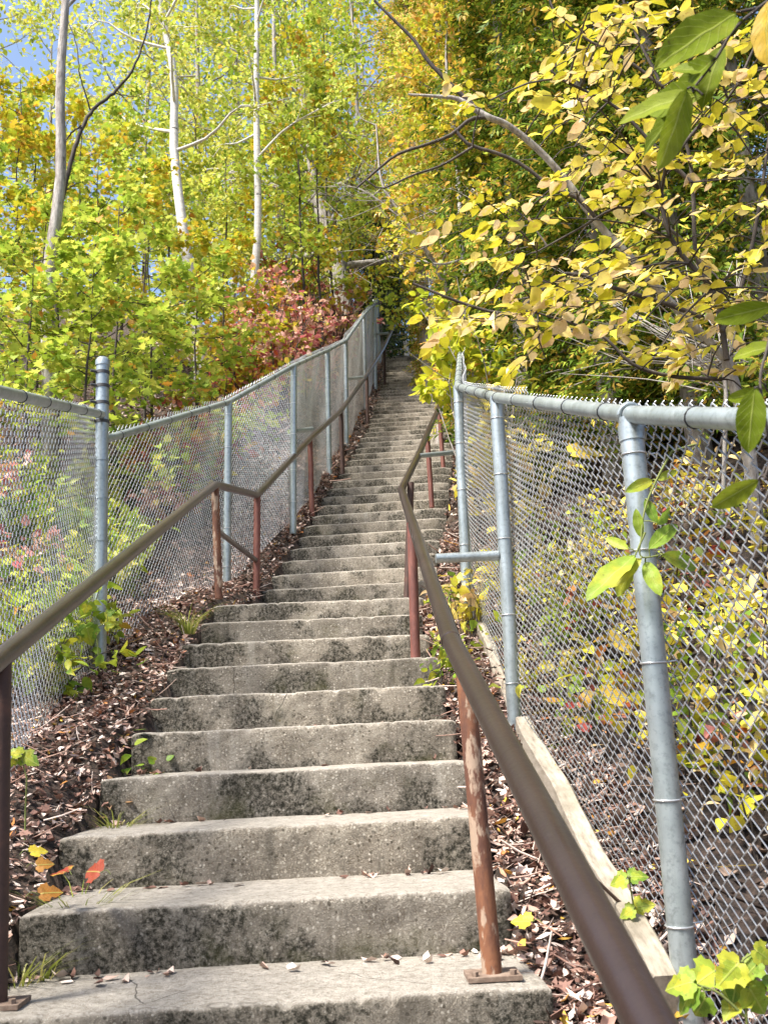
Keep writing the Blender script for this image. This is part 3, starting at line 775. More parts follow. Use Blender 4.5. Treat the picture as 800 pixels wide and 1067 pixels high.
# --- edging boards at the foot of the right fence
def board(label, p0, p1, hh=.16, th=.045, grp=None):
    o = thing('edging_board', label, 'board', (p0 + p1) / 2, grp)
    d = norm(p1 - p0); x = norm(np.cross(d, [0, 0, 1])); zz = np.cross(x, d); n = 26; m = MB()
    V = []
    for i in range(n):
        c = p0 + (p1 - p0) * i / (n - 1) + x * .006 * math.sin(i * .5) + zz * .003 * math.sin(i * 1.3)
        for (a, bz) in ((-th / 2, -hh), (th / 2, -hh), (th / 2, -.006), (th / 2 - .006, 0), (-th / 2 + .006, 0), (-th / 2, -.006)): V.append(c + x * a + zz * bz)
    F = [[i * 6 + k, i * 6 + (k + 1) % 6, (i + 1) * 6 + (k + 1) % 6, (i + 1) * 6 + k] for i in range(n - 1) for k in range(6)]
    m.add(V, F); m.add(V[:6], [[0, 1, 2, 3, 4, 5]]); m.add(V[-6:], [[0, 1, 2, 3, 4, 5]])
    m.build('plank', BOARD, o, smooth=False)
    for e, s in ((p0, 1), (p1, -1)):
        m = MB(); c = e + d * .08 * s - zz * .05 - x * (th / 2); m.tube([c + x * .004, c - x * .004], .007, 8); m.build('screw', DARKBAND, o)
board('long pale weathered edging board between the stairs and the near right fence post', at(694, 1022, 2.50) + np.array([0, 0, .01]), at(545, 750, 4.25) + np.array([0, 0, .01]), .17, .062)
board('half buried greyish edging board uphill past the second right fence post', at(536, 742, 4.36), at(499, 640, 5.8), .12, .05)

# ------------------------------------------------------------------ leaf litter
STRIP_V = [(0, 0, .06), (.3, .10, .12), (.7, .09, .05), (1, .02, .14), (.7, -.08, .09), (.3, -.09, .03)]
STRIP_F = [np.array([[0, 5, 4, 1], [1, 4, 3, 2]])]
TMPL['strip'] = (STRIP_V, STRIP_F)
TWIG_V = [(0, .012, 0), (0, -.012, 0), (0, 0, .02), (1, .008, .03), (1, -.008, .03), (1, 0, .045), (.5, .03, .0), (.5, .006, .0), (.5, .018, .02)]
TWIG_F = [np.array([[0, 6, 8, 2], [6, 3, 5, 8], [2, 8, 7, 1], [8, 5, 4, 7], [1, 7, 6, 0], [7, 4, 3, 6]])]
TMPL['twig'] = (TWIG_V, TWIG_F)
L_LITTERDARK = leaf_mat('dark_leaf_litter', [(0, (.014, .010, .008)), (.22, (.05, .032, .024)), (.42, (.12, .08, .06)), (.60, (.24, .165, .125)), (.76, (.42, .31, .245)), (.88, (.60, .48, .40)), (.92, (.52, .22, .06)), (.96, (.70, .50, .08)), (1, (.74, .60, .08))], trans=.05, rough=.8)
def litter(name, label, n, sampler, size, hump=0.0, mat=None):
    mb = MB()
    for kind, part, sz, tl, lift in (('curl', .62, size, .3, .018), ('curl', .55, size * .6, .45, .014), ('strip', .55, size * 1.15, .8, .03), ('twig', .10, size * 3.4, .35, .03), ('maple', .05, size * 1.1, .45, .035)):
        P = sampler(max(int(n * part), 4))
        P[:, 2] = ground(P[:, 0], P[:, 1]) + .006 + rng.uniform(0, lift, len(P)) + hump
        leaves(mb, kind, P, sz, None, tilt=tl, droop=0, jitter=.35)
    o = mb.build(name, mat or L_LITTER); o['kind'] = 'stuff'; o['label'] = label; o['category'] = 'leaf litter'
def samp_side(side, y0, y1, w0, w1, pw=1.0):
    def f(n):
        y = y0 + (y1 - y0) * rng.random(n) ** pw
        w = w0 + (w1 - w0) * rng.random(n)
        x = np.where(np.full(n, side) < 0, sleft(y) - w, sright(y) + w)
        return np.stack([x, y, np.zeros(n)], -1)
    return f
litter('leaf_litter', 'brown curled leaf litter on the strip right of the stairs', 11000, samp_side(1, 1.2, 9, -.01, .5, 1.3), .042)
litter('leaf_litter', 'brown curled leaf litter on the strip left of the stairs', 15000, samp_side(-1, 1.5, 12, -.02, .75, 1.2), .036)
litter('leaf_litter', 'pinkish brown leaf litter on the bank behind the right fence', 9000, samp_side(1, 1.0, 13, .32, 4.0, 1.3), .07, mat=L_LITTERDARK)
litter('leaf_litter', 'grey brown leaf litter on the slope behind the left fence', 14000, samp_side(-1, 2.0, 18, .5, 4.5, 1.3), .065)
litter('leaf_litter', 'leaf litter along both edges of the upper flight', 5000, lambda n: np.concatenate([samp_side(-1, 9, 22, 0, .6)(n // 2), samp_side(1, 9, 22, 0, .6)(n // 2)]), .06)
# leaves blown onto the lower treads
def tread_leaves():
    mb = MB(); P = []
    for i in range(0, 9):
        y, z = stp(i); yn, _ = stp(i + 1)
        for k in range({0: 60, 1: 40, 2: 26}.get(i, 12)):
            u = rnd.random()
            x = (sleft(y) + rnd.random() ** 2 * .5) if u < .35 else ((sright(y) - rnd.random() ** 2 * .4) if u < .75 else rnd.uniform(sleft(y), sright(y)))
            P.append((x, yn - .02 - abs(rnd.gauss(0, .045)), z + .008))
    leaves(mb, 'curl', P, .040, None, tilt=.3, droop=0, jitter=.1)
    o = mb.build('tread_litter', L_LITTER); o['kind'] = 'stuff'; o['label'] = 'crumbs of brown leaf blown against the risers of the lower treads'; o['category'] = 'leaf litter'
tread_leaves()

#PART2
# ------------------------------------------------------------------ vegetation
def gx(px, Y, dz=0.0):
    """a point on the ground in the photo's column px at distance Y"""
    y = 600
    for _ in range(4):
        P = at(px, y, Y); z = float(ground(P[0], Y)); y = proj(np.array([P[0], Y, z]))[1]
    P = at(px, y, Y)
    return np.array([P[0], Y, float(ground(P[0], Y)) + dz])

# --- left wood: trunks that stand out
GREY_T = gx(52, 8.7)
tree('grey_tree', 'bare grey upright trunk at the far left edge with a few orange leaves', 'tree', None, GREY_T, 8.5, .072, lean=(-.006, 0), limbs=9, first=.58, llen=1.2, rise=1.6, leafkind='maple', lsize=.09,
     per=2, twigs=4, bmat=GREYBARK, lmat=L_GOLD, spread=.2)
tree('birch_tree', 'white birch leaning to the left with dark marks on its bark', 'tree', None, gx(212, 14), 11, .095, lean=(-.085, .02), limbs=16, first=.36, llen=1.7, rise=.7, lsize=.075, per=22, twigs=7, bmat=BIRCH, lmat=L_BIRCH, wob=.05)
tree('birch_tree', 'straight slender white birch above the red shrubs with a side branch to the right', 'tree', None, gx(273, 15), 11.5, .075, lean=(.004, .0), limbs=15, first=.34, llen=1.7, rise=.7, lsize=.075, per=22, twigs=7, bmat=BIRCH, lmat=L_BIRCH, wob=.04)
# thick trunk by the upper fence
tree('old_tree', 'thick grey trunk behind the top end of the left fence', 'tree', None, gx(371, 18.6), 7.5, .25, lean=(-.15, .02), limbs=16, first=.3, llen=2.2, rise=.5, lsize=.085, per=20, twigs=8, bmat=GREYBARK, lmat=L_MAPLE, spread=.3)
# dark crooked dead sapling
def dead_tree(name, label, paths, mat, cat='tree', group=None):
    root = thing(name, label, cat, paths[0][0][0], group)
    m = MB()
    for k, (pts, r0, r1) in enumerate(paths):
        p = smooth_path(pts, 6 * len(pts)); p = p + np.concatenate([[[0, 0, 0]], rng.normal(0, .004, (len(p) - 1, 3))]); m.tube(p, np.linspace(r0, r1, len(p)), 7, True)
    m.build('trunk', mat, root); return root
g0 = gx(62, 9.0)
dp = lambda L, Y: [at(x, y, Y + d) for x, y, d in L]
dead_tree('dead_sapling', 'dark crooked leafless sapling curving up to the right at the upper left', [
    ([g0 - np.array([0, 0, .1])] + dp([(58, 250, 0), (66, 200, 0), (80, 148, 0), (95, 116, .1), (118, 96, .2), (136, 75, .2), (150, 42, .3), (160, -10, .3)], 9.0), .030, .008),
    (dp([(84, 130, 0), (70, 145, 0), (60, 185, -.1), (52, 212, -.1)], 9.0), .010, .004), (dp([(95, 116, .1), (84, 80, 0), (78, 40, 0), (62, 0, .1)], 9.0), .009, .003),
    (dp([(64, 210, 0), (58, 180, .1), (60, 150, .1), (75, 120, .1)], 9.0), .009, .003), (dp([(118, 96, .2), (140, 100, .3), (165, 90, .3)], 9.0), .006, .002),
    (dp([(38, 60, 0), (34, 40, 0), (12, 5, 0)], 9.0)[0:0] or dp([(66, 200, 0), (82, 190, .1), (92, 192, .1)], 9.0), .006, .002)], DARKBARK)

# --- left undergrowth: maple saplings behind the fence
SAP = [(18, 8.0, 2.5, 'yellow-green maple sapling behind the lowest stretch of left fence at the frame edge', L_MAPLE), (84, 8.2, 2.3, 'lime maple sapling right behind the tall capped fence corner post', L_MAPLE),
       (118, 8.8, 2.9, 'dense lime-green maple sapling rising just right of the fence corner post', L_MAPLE), (160, 9.4, 2.6, 'broad yellow-green maple sapling behind the first uphill fence panel', L_MAPLE),
       (205, 10.0, 2.3, 'low spreading lime maple sapling in front of the leaning birch', L_MAPLE), (95, 10.5, 3.5, 'tall yellow-green maple sapling standing between the grey trunk and the leaning birch', L_MAPLE),
       (150, 11.5, 3.6, 'tall golden maple sapling left of the leaning birch', L_GOLD), (12, 10.2, 4.2, 'golden orange maple sapling in front of the grey trunk at the left edge', L_GOLD),
       (235, 11.8, 2.7, 'yellow maple sapling between the leaning birch and the straight birch', L_GOLD), (38, 9.8, 3.1, 'leafy lime maple sapling at the foot of the grey trunk', L_MAPLE), (-30, 9.0, 3.4, 'yellow-green maple sapling cut by the left edge of the frame', L_MAPLE)]
for px, Y, h, lab, mm in SAP:
    tree('maple_sapling', lab, 'sapling', None, gx(px, Y), h, .018, lean=(rnd.uniform(-.05, .05), rnd.uniform(-.08, .02)), limbs=14, first=.18, llen=.8, rise=.25, leafkind='maple', lsize=.074, per=14, twigs=7,
         bmat=DARKBARK, lmat=mm, spread=.13, tilt=.30, droop=.2)
MID = [(338, 15.8, 5.6, 'yellow-green maple with low limbs in front of the thick grey trunk', L_MAPLE), (372, 20.5, 6.4, 'gold maple rising just beyond the thick grey trunk', L_GOLD), (350, 17.0, 7.5, 'dense lime maple hiding the upper part of the thick grey trunk', L_MAPLE), (318, 16.2, 6.5, 'yellow-green maple left of the thick grey trunk', L_GOLD), (352, 21.5, 8.5, 'tall lime maple above the thick grey trunk', L_MAPLE), (30, 14.5, 4.2, 'mid-depth lime maple behind the pale birch pole', L_MAPLE), (78, 13.5, 4.0, 'mid-depth yellow maple just right of the grey trunk', L_GOLD), (125, 14.5, 4.4, 'bushy lime maple filling the gap behind the tall saplings', L_MAPLE), (175, 15.5, 4.0, 'pale green maple behind the foot of the leaning birch', L_BIRCH),
       (238, 16.5, 4.2, 'pale green maple behind the two birches', L_BIRCH), (300, 19.0, 4.2, 'lime maple between the straight birch and the thick trunk', L_MAPLE), (268, 20.0, 5.2, 'tall yellow-green maple behind the straight birch', L_MAPLE), (215, 21.0, 5.5, 'tall pale maple behind the leaning birch', L_BIRCH),
       (150, 19.5, 5.5, 'tall lime maple high behind the golden sapling', L_MAPLE), (-10, 14.0, 4.5, 'gold maple half out of frame at the far left', L_GOLD), (325, 24.0, 6.0, 'yellow-green maple over the thick trunk', L_MAPLE)]
for px, Y, h, lab, mm in MID:
    tree('maple_tree', lab, 'tree', None, gx(px, Y), h, .03, limbs=16, first=.24 if px in (350, 318, 338) else .12, llen=1.3, rise=.3, leafkind='maple' if Y < 16 else 'broad', lsize=.10, per=17, twigs=7, bmat=DARKBARK, lmat=mm, spread=.22, tilt=.5, droop=.2)
# red and mixed shrubs
SHR = [(318, 14.6, 2.0, .95, 'pink and red viburnum shrub against the upper left fence', L_RED), (285, 13.0, 1.8, .95, 'rusty pink shrub below the straight birch', L_RED), (300, 14.0, 2.4, .9, 'taller salmon pink shrub at the middle of the upper left fence', L_RED), (262, 13.2, 2.2, .9, 'mixed pink and green shrub just right of the leaning birch foot', L_MIXED), (345, 17.0, 2.3, .8, 'deep red shrub at the foot of the thick grey trunk', L_RED), (355, 18.3, 1.6, .7, 'pale pink shrub against the fence just before the thick trunk', L_RED),
       (255, 12.0, 1.3, .7, 'orange and green mixed shrub behind the left fence, downhill of the pink one', L_MIXED), (222, 10.4, 1.15, .65, 'low green and pink shrub touching the left fence mesh', L_MIXED), (300, 16.5, 2.9, 1.0, 'tall mixed autumn shrub behind the red ones, right of the straight birch', L_MIXED),
       (335, 20.0, 4.0, 1.2, 'tall yellow-green bush above the deep red shrub', L_GOLD), (178, 9.0, .9, .6, 'knee-high mixed shrub under the maple saplings', L_MIXED), (372, 22.5, 2.9, .9, 'crimson leaved bush above the thick trunk', L_RED)]
for px, Y, h, w, lab, mm in SHR:
    shrub('shrub', lab, 'shrub', None, gx(px, Y), h, w, 18, .095, 10, mm, tilt=.6, twigs=6)
# low plants behind the left fence, seen through the wire
UND = [(6, 5.0, .45), (30, 5.6, .5), (60, 6.0, .5), (85, 6.6, .45), (20, 6.6, .7), (130, 7.6, .6), (160, 8.4, .5), (52, 7.2, .7), (105, 7.2, .65), (190, 9.4, .5), (-10, 5.9, .7), (38, 4.7, .35), (75, 5.4, .4), (15, 5.8, .6), (48, 5.5, .5), (70, 6.6, .7), (95, 8.0, .8), (125, 8.4, .7), (150, 9.2, .7), (112, 6.8, .4), (0, 7.2, .9), (30, 8.0, .9), (205, 10.4, .6), (175, 9.6, .6)]
for k, (px, Y, h) in enumerate(UND):
    mm = [L_MAPLE, L_VINE, L_BIRCH, L_DARKG, L_VINE, L_MAPLE, L_RED][k % 7]
    o = shrub('woodland_herb', 'knee-high leafy woodland plant seen through the left chain-link', 'plant', 'low plants behind the left fence', gx(px, Y), h, .38, 11, .07, 8, mm, tilt=.5, twigs=4, sr=.005)

# --- background crowns
BG = [(-20, 22, 9, L_BIRCH, 0), (40, 27, 11, L_BIRCH, 0), (150, 25, 13, L_BIRCH, 1), (205, 22, 12, L_BIRCH, 1), (255, 27, 15, L_BIRCH, 1), (300, 21, 12, L_MAPLE, 2), (345, 26, 14, L_MAPLE, 2), (330, 33, 17, L_GOLD, 3),
      (395, 24, 13, L_MAPLE, 2), (240, 36, 18, L_BIRCH, 1), (390, 36, 18, L_GOLD, 3), (440, 29, 14, L_GOLD, 3), (180, 42, 19, L_BIRCH, 1), (300, 44, 20, L_MAPLE, 2)]
BGL = ['airy pale green tree far behind the grey trunk, blue sky showing through', 'light green crown filling the sky behind the two white birches', 'yellow-green tree crown high over the upper end of the left fence', 'golden tree crown behind the top of the stairs']
for px, Y, h, mm, kk in BG:
    tree('broadleaf_tree', BGL[kk], 'tree', ['far trees at the upper left', 'far trees behind the birches', 'trees above the upper left fence', 'golden trees above the stair top'][kk], gx(px, Y), h, .008 * h, lean=(rnd.uniform(-.03, .03), 0), limbs=20, first=.22, llen=.21 * h + .6, rise=.45,
         leafkind='broad', lsize=.10 + .0015 * Y, per=20 if kk else 9, twigs=9, bmat=GREYBARK, lmat=mm, spread=.5, tilt=.7)

# --- right: cedars
CED = [(555, 10.5, 8.5, 1.5, L_CEDAR, 'dark green cedar behind the grey leaning limb'), (640, 9.2, 8.0, 1.5, L_CEDAR, 'dark green cedar straight behind the near fence post'), (730, 8.6, 8.0, 1.5, L_CEDAR, 'dark green cedar behind the yellow leaves at the right edge'),
       (815, 8.2, 8.0, 1.5, L_CEDAR, 'dark cedar cut by the right edge of the frame'), (690, 11.5, 10.5, 1.8, L_CEDAR, 'tall dark cedar between the two nearer ones on the right'), (600, 12.5, 11.0, 1.8, L_CEDAR, 'tall dark cedar whose top leaves the picture above the leaning limb'),
       (775, 11.5, 10.5, 1.8, L_CEDAR, 'tall dark cedar at the back of the right corner'), (540, 13.5, 11.5, 1.4, L_CEDAR, 'green cedar next to the rust coloured one'),
       (482, 13.0, 9.5, 1.35, L_RUSTCEDAR, 'cedar full of orange and gold autumn sprays right of the stairs'), (447, 17.0, 10.0, 1.35, L_RUSTCEDAR, 'slim gold and green cedar right over the stair top'), (515, 18, 14.0, 1.9, L_RUSTCEDAR, 'tall rusty gold cedar at the back, right of the stairs')]
for px, Y, h, w, mm, lab in CED:
    cedar(lab, None, gx(px, Y), h, .013 * h, w, 120, 62, .20 if mm is L_CEDAR else .17, mm)
cedar('small dark evergreen in the shade at the left of the stair top', None, gx(398, 21.0), 4.6, .07, 1.1, 60, 30, .2, leaf_mat('shade_cedar_spray', [(0, (.015, .03, .008)), (.7, (.04, .08, .015)), (1, (.08, .12, .02))], .1))  # shade put into the leaf colour: a darker copy of the cedar greens

cedar('dark evergreen closing the view straight above the last step', None, gx(412, 27), 6.5, .09, 1.7, 90, 50, .26, bpy.data.materials['cedar_spray'])
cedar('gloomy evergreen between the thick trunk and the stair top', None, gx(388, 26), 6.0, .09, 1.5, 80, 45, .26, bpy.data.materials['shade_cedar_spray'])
L_ORANGE = leaf_mat('orange_gold_leaf', [(0, (.40, .36, .03)), (.2, LIME), (.45, YEL), (.68, (.72, .50, .07)), (.82, (.68, .32, .05)), (.92, (.78, .56, .2)), (1, LIME)], trans=.4)
for px, Y, h, lab, mm in ((500, 10.8, 6.8, 'orange leaved tree hanging over the right side of the upper flight', L_ORANGE), (512, 11.8, 7.5, 'airy gold and lime tree between the bare limb and the stairs', L_GOLD), (474, 14.5, 7.8, 'bright yellow-green tree over the right edge of the upper flight', L_BIRCH), (525, 13.0, 8.5, 'orange tinged gold tree in front of the rusty cedar', L_ORANGE), (452, 19.5, 8.8, 'lime and gold tree leaning over the stair top', L_MAPLE)):
    tree('gold_tree', lab, 'tree', None, gx(px, Y), h, .05, lean=(0, 0), limbs=22, first=.36 if mm is not L_MAPLE else .42, llen=1.05, rise=.35, leafkind='broad', lsize=.078, per=17, twigs=7, bmat=GREYBARK, lmat=mm, spread=.2, tilt=.7, droop=.3)
# --- bush that leans over the right handrail
shrub('bush', 'bright yellow-green bush leaning over the upper right handrail', 'bush', None, gx(516, 9.2), 2.55, .60, 15, .105, 8, leaf_mat('bush_leaf', [(0, (.30, .38, .03)), (.35, (.50, .55, .035)), (.75, (.70, .68, .05)), (.92, (.66, .56, .08)), (1, ORG)], .4), leafkind='broad', bmat=GREYBARK, tilt=.45, lean=(-.13, 0), twigs=6, umin=.58)
shrub('bush', 'smaller yellow bush just behind the second and third right fence posts', 'bush', None, gx(545, 7.8), 1.75, .5, 14, .095, 8, L_BEECH, leafkind='broad', bmat=GREYBARK, tilt=.45, lean=(-.12, 0), twigs=5)

# --- yellow-leaved tree reaching in from the right
yt = thing('beech_tree', 'pale yellow leaved tree whose grey limb leans in over the right fence', 'tree', gx(790, 5.6))
tb = MB(); cb = MB()
base = gx(790, 5.6)
fork = at(757, 375, 5.6)
A = smooth_path([fork] + [at(x, y, Y) for x, y, Y in ((728, 345, 5.6), (690, 306, 5.55), (655, 266, 5.5), (622, 232, 5.5), (590, 188, 5.45), (560, 155, 5.4), (530, 131, 5.35), (512, 123, 5.3), (500, 117, 5.3))], 40)
limbs_ = [(smooth_path([base - np.array([0, 0, .1]), base * .4 + fork * .6 + np.array([.04, 0, 0]), fork], 10), .045, .034),
 (A, .026, .018),
 (smooth_path([at(x, y, 5.3) for x, y in ((500, 117), (478, 103), (455, 100), (425, 98))], 10), .018, .006),
 (smooth_path([at(x, y, 5.35) for x, y in ((505, 119), (487, 104), (470, 88), (445, 62), (432, 42), (410, 20), (390, 0))], 16), .016, .008),
 (smooth_path([at(x, y, 5.3) for x, y in ((508, 122), (490, 124), (470, 140), (445, 150), (415, 160), (395, 175), (372, 195))], 16), .013, .006),
 (smooth_path([at(x, y, 5.3) for x, y in ((474, 134), (488, 150), (520, 160), (545, 172), (575, 195), (600, 205), (620, 226))], 14), .010, .012),
 (smooth_path([at(x, y, 5.2) for x, y in ((492, 153), (460, 172), (430, 182), (398, 196), (380, 186))], 12), .008, .004),
 (smooth_path([at(x, y, 5.1) for x, y in ((730, 330), (690, 315), (640, 300), (590, 285), (545, 320), (520, 326), (480, 315), (430, 295))], 22), .014, .007),
 (smooth_path([at(x, y, 5.0) for x, y in ((752, 395), (700, 392), (660, 380), (630, 352), (600, 338), (560, 326))], 18), .012, .006),
 (smooth_path([at(x, y, 5.5) for x, y in ((757, 375), (752, 340), (742, 300), (725, 265), (722, 200), (715, 150), (690, 90), (660, 30), (640, -30))], 24), .018, .007),
 (smooth_path([at(x, y, 5.2) for x, y in ((752, 345), (775, 290), (790, 220), (800, 150), (812, 60), (820, -40))], 20), .015, .006),
 (smooth_path([at(x, y, 4.6) for x, y in ((742, 300), (700, 250), (690, 190), (720, 140), (760, 100), (790, 40))], 20), .014, .006),
 (smooth_path([at(x, y, 5.0) for x, y in ((735, 280), (700, 240), (650, 215), (600, 240), (560, 262))], 16), .010, .005),
 (smooth_path([at(x, y, 4.7) for x, y in ((720, 190), (680, 150), (640, 110), (590, 85), (570, 70))], 16), .012, .005),
 (smooth_path([at(x, y, 5.0) for x, y in ((690, 90), (650, 60), (610, 40), (580, 15), (570, -10))], 14), .010, .005)]
tw = MB()
for k, (p, r0, r1) in enumerate(limbs_): (tb if k < 3 else tw).tube(p, np.linspace(r0, r1, len(p)), 8)
skel = np.concatenate([p for p, _, _ in limbs_[1:]])
# flat sprays of leaves along short side twigs
def spray(q, ln, nl, size, dirv=None, leafmb=cb, woodmb=tw):
    d = np.linalg.norm(skel - q, axis=1); s = skel[d.argmin()]
    if d.min() > .04: woodmb.tube(smooth_path([s, (s + q) * .5 + np.array([0, 0, .03]), q], 5), np.linspace(.006, .0035, 5), 4, False)
    if dirv is None:
        a = rnd.uniform(2.2, 4.3) if rnd.random() < .7 else rnd.uniform(0, 6.28)
        dirv = np.array([math.cos(a), math.sin(a), rnd.uniform(-.45, .1)])
    dirv = norm(dirv); e = q + dirv * ln
    woodmb.tube(np.array([q, (q + e) / 2 + np.array([0, 0, .012]), e]), [.0035, .003, .0018], 4, False)
    side = norm(np.cross(dirv, [0, 0, 1])); P = []; D = []
    for k in range(nl):
        u = (k + .6) / nl; sg = 1 if k % 2 else -1
        P.append(q + dirv * ln * u + rv(.006)); D.append(dirv * .7 + side * sg * (.9 - .5 * u))
    P.append(e); D.append(dirv)
    leaves(leafmb, 'broad', P, size, D, tilt=.42, droop=.18, jitter=.2)
zones = [((560, 800), (0, 110), 32), ((600, 800), (100, 230), 42), ((590, 800), (225, 330), 38), ((510, 720), (265, 375), 24), ((500, 600), (200, 260), 5), ((555, 640), (95, 170), 10), ((735, 800), (290, 420), 9), ((470, 520), (75, 120), 2), ((640, 780), (330, 400), 6), ((800, 960), (0, 380), 45), ((480, 570), (300, 370), 7)]
for (xa, xb), (ya, yb), n in zones:
    for k in range(n):
        q = at(rnd.uniform(xa, xb), rnd.uniform(ya, yb), rnd.uniform(4.0, 5.9) if ya < 230 else rnd.uniform(4.3, 5.9))
        spray(q, rnd.uniform(.22, .42), rnd.randint(5, 10), .084)
tb.build('trunk', GREYBARK, yt); tw.build('twigs', DARKBARK, yt); cb.build('crown', L_BEECH, yt)
# dead fine brush at the foot of the cedars
bb = MB()
br = thing('dead_brush', 'tangle of pale dead twigs above the right fence', 'brush', gx(735, 6.3))
for k in range(46):
    a = at(rnd.uniform(640, 790), rnd.uniform(330, 400), rnd.uniform(5.7, 6.6)); b_ = at(755 + rnd.gauss(0, 12), 385 + rnd.gauss(0, 12), 6.1)
    c = at(rnd.uniform(560, 790), rnd.uniform(270, 390), rnd.uniform(5.6, 6.8))
    bb.tube(smooth_path([b_, (b_ + c) / 2 + rv(.05), c], 7), np.linspace(.006, .002, 7), 4, False)
bb.tube(smooth_path([gx(752, 6.1), at(755, 385, 6.1), at(730, 345, 6.2)], 6), .014, 6)
bb.build('twigs', PALETWIG, br)
bt_ = thing('bare_branches', 'grey bare twiggy branches hanging between the left trees and the gold cedar', 'branches', gx(455, 12.5))
bb = MB(); r0_ = gx(455, 12.5)
trunkp = smooth_path([r0_, at(470, 330, 12.4), at(455, 280, 12.2), at(420, 225, 12.0), at(398, 190, 12.0), at(392, 130, 12.0)], 24)
bb.tube(trunkp, np.linspace(.05, .012, 24), 7)
for k in range(26):
    s = trunkp[rnd.randint(7, 23)]; e = s + np.array([rnd.uniform(-1.1, .35), rnd.uniform(-.5, .5), rnd.uniform(-.15, .9)])
    m_ = (s + e) / 2 + rv(.09); bb.tube(smooth_path([s, m_, e], 8), np.linspace(.011, .003, 8), 4, False)
    for j in range(3):
        f_ = m_ + (e - m_) * rnd.random(); bb.tube(smooth_path([f_, f_ + rv(.16), f_ + rv(.28)], 4), [.004, .003, .002, .0015], 3, False)
bb.build('trunk', GREYBARK, bt_)

# --- slope plants behind the right fence
RP = [(560, 5.6), (600, 5.2), (640, 4.8), (690, 4.3), (740, 3.9), (785, 3.6), (620, 6.2), (680, 5.6), (735, 5.0), (780, 4.6), (585, 7.0), (655, 6.6), (720, 6.2), (775, 5.8), (760, 3.2), (800, 3.0), (540, 6.6), (820, 4.0), (575, 4.6), (610, 4.2), (650, 3.9), (700, 3.5), (745, 3.3), (555, 6.2), (600, 5.9), (640, 5.4), (700, 5.0), (760, 4.3), (590, 5.0), (670, 4.6), (790, 5.2), (630, 7.2), (700, 7.0), (750, 6.6)]
for k, (px, Y) in enumerate(RP):
    mm = [L_BEECH, L_MAPLE, L_MIXED, L_BEECH, L_VINE, L_BEECH][k % 6]
    shrub('woodland_herb', 'low leafy plant on the litter seen through the right chain-link', 'plant', 'low plants behind the right fence', gx(px, Y), rnd.uniform(.28, .6), .28, 7, .06, 4, mm, tilt=.5, twigs=3, sr=.004)

# --- big near leaves -------------------------------------------------
def big_leaf(mb, c, d, n, L, Wd, curl=.12, tip=1.0):
    """detailed oval leaf centred on c; d = base to tip direction, n = blade normal"""
    d = norm(np.asarray(d, float)); n = norm(np.asarray(n, float)); s = norm(np.cross(n, d)); n = np.cross(d, s)
    m = 11; V = []
    for i in range(m):
        u = i / (m - 1); w = Wd * (math.sin(math.pi * min(u * .93 + .02, 1)) ** .75) * (1 - .25 * u) * .92
        if i in (0, m - 1): w = .001
        z = -curl * L * (u - .35) ** 2 + .01 * L * math.sin(u * 17)
        for k in (-1, -.5, 0, .5, 1):
            V.append(c + d * L * (u - .5) + s * w * .5 * k + n * (z + .16 * w * abs(k) + .012 * L * math.sin(u * 23 + k * 4) * abs(k)))
    F = [[i * 5 + k, i * 5 + k + 1, (i + 1) * 5 + k + 1, (i + 1) * 5 + k] for i in range(m - 1) for k in range(4)]
    mb.add(V, F, [(i / (m - 1), k, 1) for i in range(m) for k in (-1, -.5, 0, .5, 1)])
    return c - d * L * .5
def heart_leaf(mb, c, d, n, L, notch=.18):
    """lobed broad vine leaf, c at the stalk"""
    d = norm(np.asarray(d, float)); n = norm(np.asarray(n, float)); s = norm(np.cross(n, d)); n = np.cross(d, s)
    out = [(0, 0), (-.12, .12), (-.10, .30), (.02, .38), (.05, .52), (.20, .50), (.34, .54), (.38, .38), (.46, .30), (.58, .36), (.68, .27), (.84, .16), (1, 0)]
    pts = out + [(x, -y) for x, y in out[-2:0:-1]]
    V = []; K = len(pts); AT = []
    for ring in (1, .55):
        for x, y in pts:
            X = .32 + (x - .32) * ring; Yv = y * ring; AT.append((X, Yv * 2, 1))
            V.append(c + d * L * X + s * L * Yv + n * L * (.16 * abs(Yv) - .22 * X * X + .03 * math.sin(9 * X + 7 * Yv)))
    V.append(c + d * L * .32 + n * L * -.02)
    AT.append((.32, 0, 1)); F = [[i, (i + 1) % K, K + (i + 1) % K, K + i] for i in range(K)]
    mb.add(V[:2 * K], F, AT[:2 * K])
    mb.add([V[K + i] for i in range(K)] + [V[-1]], [[i, (i + 1) % K, K] for i in range(K)], AT[K:2 * K] + [AT[-1]])
def pdir(a, b, Y, dy=0.0):
    """direction seen from pixel a to pixel b at distance Y, tilted by dy in depth"""
    return at(*b, Y + dy) - at(*a, Y)
